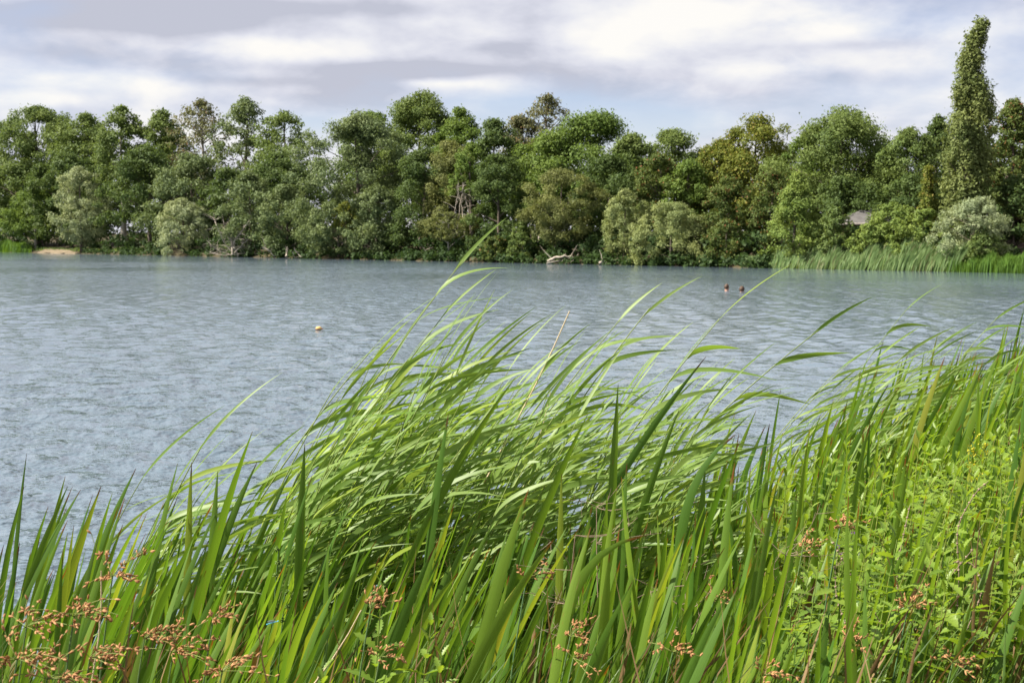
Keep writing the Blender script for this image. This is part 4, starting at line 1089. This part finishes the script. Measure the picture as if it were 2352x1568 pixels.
def herb(x, y, H, label, group, lean=.1, pairs=8, leaf=TL, size=.085, flowers=None):
    global herb_n
    herb_n += 1
    r = np.random.default_rng(7000 + herb_n)
    root = thing('leafy_herb', label, 'plant', (x, y, gz(x, y) - .02), group)
    P = grow((0, 0, 0), (lean + r.normal(0, .06), r.normal(0, .08), 1), H, 10, (r.uniform(-.1, .3), r.normal(0, .1), 0))
    t = np.linspace(0, 1, 10)
    V, F = tube(P, .0035 - .0024 * t, 5)
    obj('stem', V, F, M['herb_stem'], root, True, {'t': np.repeat(t, 5), 'u': np.zeros(50)})
    a0 = r.uniform(0, 3.14)
    for i in range(pairs):
        f = .34 + .66 * i / (pairs - 1)
        p = [np.interp(f, t, P[:, k]) for k in range(3)]
        s = size * r.uniform(.8, 1.15) * (1.0 - .62 * max(f - .55, 0) / .45)
        for side in (0, math.pi):
            a = a0 + i * math.pi / 2 + side + r.normal(0, .2)
            tilt = R(r.uniform(12, 40)) + (R(32) if f > .9 else 0)
            m = Matrix.Translation(p) @ Matrix.Rotation(a, 4, 'Z') @ Matrix.Rotation(-tilt, 4, 'Y') @ Matrix.Rotation(r.normal(0, .3), 4, 'X') @ Matrix.Scale(s, 4)
            o = link('leaf', leaf, root); o.matrix_basis = m
    if flowers:
        for k in range(6 if flowers == 'yellowfl' else 2):
            mb = MB(); c = P[-1] + np.array([r.normal(0, .03), r.normal(0, .03), r.uniform(-.08, .05)])
            for q in range(7):
                V, F, tt, u = ribbon(grow(c + r.normal(0, .008, 3), r.standard_normal(3), .014, 4, (0, 0, .3)), np.array([.002, .004, .004, .001]), np.tile(unit(r.standard_normal(3)), (4, 1)))
                mb.add(V, F, t=tt, u=u)
            mb.obj('flower', M[flowers], root)
    return root
def herbs():
    r = np.random.default_rng(909)
    pts = []
    tries = 0
    while len(pts) < 135 and tries < 20000:
        tries += 1
        y = 4.0 + 4.2 * r.random() ** 1.3; vx = r.uniform(1740, 2420) + (8.2 - y) * 12 * r.random()
        x = (vx - CXV) / FV * y
        if any((px - x) ** 2 + (py - y) ** 2 < .12 ** 2 for px, py in pts): continue
        pts.append((x, y))
        hz = ('near' if y < 5.4 else 'middle' if y < 6.8 else 'far') + (' left part' if vx < 2090 else ' right part')
        herb(x, y, r.uniform(.68, 1.02) * (1.0 if y > 4.8 else .9), 'pale green toothed leaved herb in the %s of the tangle at lower right' % hz, 'toothed herbs in the %s of the lower right tangle' % hz, pairs=int(r.integers(10, 14)), size=r.uniform(.10, .145))
    for k, (vx, vy, D, l) in enumerate([(880, 1310, 3.9, 'bright toothed herb in the bottom middle, highest of the three there'), (965, 1420, 3.5, 'bright toothed herb right of the highest one in the bottom middle'), (800, 1470, 3.5, 'bright toothed herb lowest at left in the bottom middle'),
                                        (1020, 1490, 3.4, 'short bright toothed herb at the bottom edge, bottom middle')]):
        p = at(vx, vy, D); herb(p.x - .05, D, p.z - gz(p.x, D), l, 'toothed herbs at bottom middle', .06, 13, size=.115)
    for k, (vx, vy, D, l) in enumerate([(2295, 1010, 6.6, 'yellow flowering herb near the right edge, upper one'), (2330, 1060, 6.2, 'yellow flowering herb cut by the right edge'), (2240, 1055, 6.8, 'small yellow flowering herb left of the other yellow ones')]):
        p = at(vx, vy, D); herb(p.x - .05, D, p.z - gz(p.x, D), l, 'yellow flowering herbs', .05, 8, SL, .12, 'yellowfl')
    p = at(1958, 1245, 5.0); herb(p.x - .03, 5.0, p.z - gz(p.x, 5.0), 'herb with a few small purple flowers at right', None, .04, 8, TL, .06, 'purplefl')
herbs()

# rushes with brown spikelets
def spikelet_mesh():
    th, ph = np.meshgrid(np.linspace(0, 2 * np.pi, 6, endpoint=False), np.linspace(0, 1, 6))
    rr = .19 * np.sin(np.pi * (ph * .86 + .06)) ** .9
    V = np.stack([ph, rr * np.cos(th), rr * np.sin(th)], -1).reshape(-1, 3)
    i = np.arange(5)[:, None] * 6; j = np.arange(6)[None]; j2 = (j + 1) % 6
    F = np.stack([i + j, i + j2, i + 6 + j2, i + 6 + j], -1).reshape(-1, 4)
    return mesh('spikelet', V, F, M['spikelet'], False, {'t': np.repeat(np.linspace(0, 1, 6), 6), 'u': np.tile(np.linspace(-1, 1, 6), 6)})
SPK = spikelet_mesh()
rush_n = 0
def rush(vx, vy, D, label, rays=7, spread=.075, lean=.12, spk=(.010, .016), droop=.6):
    global rush_n
    rush_n += 1
    r = np.random.default_rng(9000 + rush_n)
    q = at(vx, vy, D)
    H = None
    bx = q.x - lean * .8
    z = gz(bx, D)
    H = q.z - z
    root = thing('flowering_rush', label, 'rush', (bx, D, z - .02), 'rushes with brown spikelets')
    P = grow((0, 0, 0), (lean * .6, r.normal(0, .03), 1), 1.0, 12, (lean * 1.0, 0, 0), 1.3)
    P *= H / P[-1, 2]; P[:, 0] += np.linspace(0, 1, 12) * (q.x - bx - P[-1, 0])
    t = np.linspace(0, 1, 12)
    V, F = tube(P, .0034 - .0014 * t, 6)
    obj('stem', V, F, M['rush'], root, True, {'t': np.repeat(t, 6), 'u': np.zeros(72)})
    tip = P[-1]
    for k in range(rays):
        Ln = spread * r.uniform(.35, 1.25)
        d = np.array([r.normal(.35, .7), r.normal(0, .6), r.uniform(.0, 1.0)])
        Q = grow(tip, d, Ln, 7, (.5, 0, -droop * r.uniform(.5, 1.6)))
        V, F = tube(Q, .0009, 4)
        ry = obj('ray', V, F, M['herb_stem'], root, False, {'t': np.repeat(np.linspace(0, 1, 7), 4), 'u': np.zeros(28)})
        for s in range(int(r.integers(5, 10))):
            f = r.integers(2, 7)
            dd = Vector(unit(Q[min(f, 6)] - Q[f - 1]) + r.normal(0, .6, 3))
            o = link('spikelet', SPK, ry)
            o.matrix_basis = Matrix.Translation(Q[f]) @ dd.to_track_quat('X', 'Z').to_matrix().to_4x4() @ Matrix.Scale(r.uniform(*spk), 4)
RUSH = [(60, 1420, 3.2, 'big loose brown head', 'cut low at the left edge'), (165, 1400, 3.2, 'drooping brown head', 'second from the left edge'), (30, 1500, 3.0, 'large brown head', 'in the bottom left corner'), (262, 1300, 3.5, 'tall hanging brown tassel', 'highest on the left'),
        (330, 1450, 3.4, 'dense brown head', 'left of centre bottom'), (215, 1480, 3.1, 'brown head', 'between the corner head and the dense one'), (400, 1475, 3.4, 'thin brown head', 'right of the dense one on the left'), (492, 1402, 4.0, 'small brown tuft', 'alone above the lower left ones'),
        (508, 1525, 3.3, 'pale brown head', 'at the bottom edge, left of the toothed herbs'), (100, 1545, 3.0, 'blurred brown head', 'on the bottom edge at left'),
        (850, 1385, 4.1, 'reddish brown head', 'among the bright toothed herbs'), (870, 1500, 3.9, 'low reddish head', 'below the reddish one in the toothed herbs'), (1210, 1320, 4.5, 'small orange tuft', 'behind the close broad iris at centre'), (1310, 1440, 4.2, 'loose orange head', 'right of bottom centre'), (1318, 1500, 4.1, 'low orange head', 'just under the loose orange one'),
        (1545, 1478, 4.1, 'reddish head', 'at the bottom between centre and right corner'), (1925, 1190, 5.0, 'wide orange brown head', 'on a straight stem at right'), (1850, 1250, 5.1, 'small orange head', 'left below the wide orange brown one'), (1640, 1360, 4.9, 'thin olive head', 'among the upright blades right of centre'),
        (2090, 1380, 4.6, 'orange head', 'in the herbs of lower right'), (1750, 1530, 4.0, 'orange head', 'at the bottom right of centre'), (2185, 1500, 4.0, 'small orange head', 'near the bottom right corner'), (1965, 1470, 4.3, 'faint orange head', 'low in the herbs at right')]
for (vx, vy, D, a, b) in RUSH:
    near = D < 3.6
    if not near: D *= .89
    rush(vx, vy, D, 'rush with %s, %s' % (a, b), rays=14 if near else 9, spread=.11 if near else .075, spk=(.010, .016) if near else (.010, .015))

# dry whorled stems, straw stem, dry grass sprays
def whorled(pts, D, label):
    r = np.random.default_rng(int(pts[0][0]))
    A = np.array([tuple(at(x, y, D + i * .03)) for i, (x, y) in enumerate(pts)])
    s = np.linspace(0, 1, 22); k = np.linspace(0, 1, len(A))
    P = np.stack([np.interp(s, k, A[:, j]) for j in range(3)], 1)
    for _ in range(3): P[1:-1] = (P[:-2] + 2 * P[1:-1] + P[2:]) / 4
    g = gz(P[0, 0], P[0, 1])
    if P[0, 2] > g + .05:
        ext = np.linspace(g - .02, P[0, 2], 6)[:-1]
        d = P[1] - P[0]; d = d / max(d[2], .02)
        P = np.concatenate([np.stack([P[0, 0] + np.clip(d[0], -.6, .6) * (ext - P[0, 2]), np.full(5, P[0, 1]), ext], 1), P])
    root = thing('dry_whorled_stem', label, 'dead stem', tuple(P[0]), 'dry whorled stems')
    Q = P - P[0]
    n = len(Q); t = np.linspace(0, 1, n)
    V, F = tube(Q, .0026 - .0014 * t, 5)
    obj('stem', V, F, M['whorl'], root, True, {'t': np.repeat(t, 5), 'u': np.zeros(5 * n)})
    Ls = np.concatenate([[0], np.cumsum(np.linalg.norm(np.diff(Q, axis=0), axis=1))])
    for d in np.arange(Ls[-1] * .30, Ls[-1], .030):
        p = np.array([np.interp(d, Ls, Q[:, j]) for j in range(3)]); q = np.array([np.interp(d + .004, Ls, Q[:, j]) for j in range(3)])
        dr = unit(q - p) if d + .004 < Ls[-1] else np.array([0, 0, 1.0])
        V, F = tube(np.array([p - dr * .003, p - dr * .001, p + dr * .002, p + dr * .0035]), [.002, .0052, .0048, .002], 6)
        obj('whorl', V, F, M['whorl'], root, False, {'t': np.linspace(0, 1, 24), 'u': np.zeros(24)})
whorled([(2090, 1568), (2030, 1440), (1960, 1330), (1905, 1230)], 4.6, 'dry knobbly stem slanting up left at lower right')
whorled([(2100, 1480), (2062, 1380), (2060, 1300), (2090, 1160)], 4.8, 'dry knobbly stem standing nearly upright at lower right')
whorled([(2190, 1480), (2205, 1330), (2195, 1210), (2240, 1130), (2270, 1105)], 4.7, 'dry knobbly stem arching over to the right near the right edge')
whorled([(2150, 1568), (2215, 1460), (2262, 1350), (2235, 1290), (2190, 1290)], 4.5, 'dry knobbly stem bent into a hook near the right edge')
whorled([(1990, 1568), (1945, 1440), (1920, 1370), (1918, 1300)], 4.5, 'short dry knobbly stem left of the other knobbly ones')
whorled([(2010, 1568), (2090, 1470), (2160, 1350), (2235, 1260)], 4.6, 'dry knobbly stem slanting up right across the others')
def straight_stem(name, label, cat, base, tip, D, r0, mat, group=None):
    b = at(base[0], base[1], D); t = at(tip[0], tip[1], D); d = (t - b); g = gz(b.x, D)
    b2 = b + d * ((g - .03 - b.z) / d.z) if b.z > g else b
    s = np.linspace(0, 1, 12)[:, None]
    P = np.array(b2) * (1 - s) + np.array(t) * s + np.array([[0.012, 0, 0]]) * np.sin(s * 9)
    root = thing(name, label, cat, tuple(b2), group)
    V, F = tube(P - P[0], np.linspace(r0, r0 * .45, 12), 6)
    obj('stem', V, F, mat, root, True, {'t': np.repeat(s[:, 0], 6), 'u': np.zeros(72)})
    for f in (.35, .55, .75):
        p = (P[0] * (1 - f) + P[-1] * f) - P[0]; u = unit(P[-1] - P[0]); rr = r0 * (1 - .55 * f)
        V, F = tube(np.array([p - u * .004, p, p + u * .004]), [rr * .8, rr * 1.5, rr * .8], 6)
        obj('node', V, F, mat, root, False, {'t': np.full(18, f), 'u': np.zeros(18)})
straight_stem('straw_stem', 'long bare straw coloured stem slanting out of the reed clump', 'dead stem', (1165, 1010), (1306, 714), 6.7, .0062, M['straw'])
straight_stem('straw_stem', 'short straw coloured stem slanting up inside the reed clump', 'dead stem', (1235, 1000), (1262, 900), 6.6, .003, M['straw'])
straight_stem('straw_stem', 'upright straw stem under the hanging brown tassel at lower left', 'dead stem', (212, 1540), (228, 1310), 3.6, .0038, M['straw'])
straight_stem('straw_stem', 'pale broken straw leaning right at the bottom, left of centre', 'dead stem', (738, 1540), (826, 1400), 4.0, .0045, M['straw'])
def spray(vx, vy, D, label, seed):
    r = np.random.default_rng(seed)
    q = at(vx, vy, D); g = gz(q.x, D)
    root = thing('dry_spray', label, 'dead stem', (q.x, D, g - .02), 'dry branching sprays')
    H = q.z - g
    P = grow((0, 0, 0), (r.normal(0, .1), 0, 1), H, 8, (.1, 0, 0)); 
    V, F = tube(P, np.linspace(.0028, .0016, 8), 5); obj('stem', V, F, M['whorl'], root, True, {'t': np.repeat(np.linspace(0, 1, 8), 5), 'u': np.zeros(40)})
    for k in range(10):
        p = P[r.integers(4, 8)]
        Q = grow(p, (r.normal(0, 1), r.normal(0, .6), r.uniform(-.1, 1)), r.uniform(.08, .26), 7, (r.normal(0, .6), 0, r.normal(.1, .5)))
        mb = MB(); mb.add(*tube(Q, np.linspace(.0014, .0006, 7), 4), t=np.repeat(np.linspace(0, 1, 7), 4), u=np.zeros(28))
        for s in range(3):
            Q2 = grow(Q[r.integers(2, 6)], r.standard_normal(3) + (0, 0, .4), r.uniform(.03, .08), 5, (0, 0, .2))
            mb.add(*tube(Q2, np.linspace(.0009, .0005, 5), 4), t=np.repeat(np.linspace(0, 1, 5), 4), u=np.zeros(20))
        mb.obj('twig', M['whorl'], root)
spray(1290, 1215, 4.9, 'dry grey branching spray in front of the middle reeds', 71)
spray(1400, 1150, 5.1, 'dry thin branching spray right of the grey one', 72)
spray(1600, 1330, 4.8, 'dry grass spray with tiny seeds right of centre', 73)
spray(1770, 1260, 4.9, 'thin dry grass spray among bright blades at right', 74)

# spiky seed heads and a damselfly
def burr(vx, vy, D, label):
    q = at(vx, vy, D); g = gz(q.x, D); r = np.random.default_rng(int(vx))
    root = thing('bur_reed', label, 'plant', (q.x - .05, D, g - .02), 'bur reeds')
    H = q.z - g
    P = grow((0, 0, 0), (.04, 0, 1), H, 8, (.1, 0, 0)); P[:, 0] += np.linspace(0, 1, 8) * (.05 - P[-1, 0])
    V, F = tube(P, .002, 5); obj('stem', V, F, M['rush'], root, True, {'t': np.repeat(np.linspace(0, 1, 8), 5), 'u': np.zeros(40)})
    for k in range(3):
        c = P[-1] - np.array([r.normal(0, .01), 0, .05 * k]); mb = MB()
        for s in range(26):
            d = unit(r.standard_normal(3)); V, F = tube(np.array([c, c + d * .007, c + d * .014]), [.003, .0025, .0003], 4)
            mb.add(V, F, t=np.full(12, .5), u=np.zeros(12))
        mb.obj('burr', M['reed'], root)
burr(640, 1246, 5.2, 'plant with spiky pale green balls among the left iris leaves')
burr(655, 1345, 4.9, 'plant with spiky green balls low in the left iris leaves')
def damselfly():
    q = at(625, 1430, 3.75)
    m = plain_mat('blue_body', (0.05, 0.32, 0.50), (0.08, 0.42, 0.60), 60, .35, .5)
    mw = plain_mat('clear_wing', (0.12, 0.16, 0.15), (0.18, 0.22, 0.20), 60, .3, .5)
    root = thing('damselfly', 'tiny blue damselfly perched among the brown rush heads at lower left', 'insect', tuple(q))
    root.rotation_euler = (0, R(-14), R(8))
    t = np.linspace(0, 1, 9)
    obj('body', *tube(np.stack([t * .032 - .016, 0 * t, .001 * np.sin(t * 3)], 1), [.0016, .0015, .0011, .001, .001, .001, .001, .0011, .0006], 6), m, root, True)
    obj('head', *tube(np.array([(.0145, 0, .0004), (.0165, 0, .0006), (.0185, 0, .0004)]), [.0009, .0024, .0008], 8), m, root, True)
    for s in (-1, 1):
        V, F, tt, u = ribbon(np.stack([.010 - t * .022, s * (.001 + .006 * t), .003 + .004 * t], 1), .0022 * np.sin(np.pi * np.clip(t * .9 + .06, 0, 1)), np.tile([0, .3, 1.0], (9, 1)), .05)
        obj('wing', V, F, mw, root, False)
damselfly()
print('trees', tree_count, 'leaf quads', QUADS[0], 'iris', iris_n, 'reed', reed_n, 'herb', herb_n, 'objects', len(bpy.data.objects))
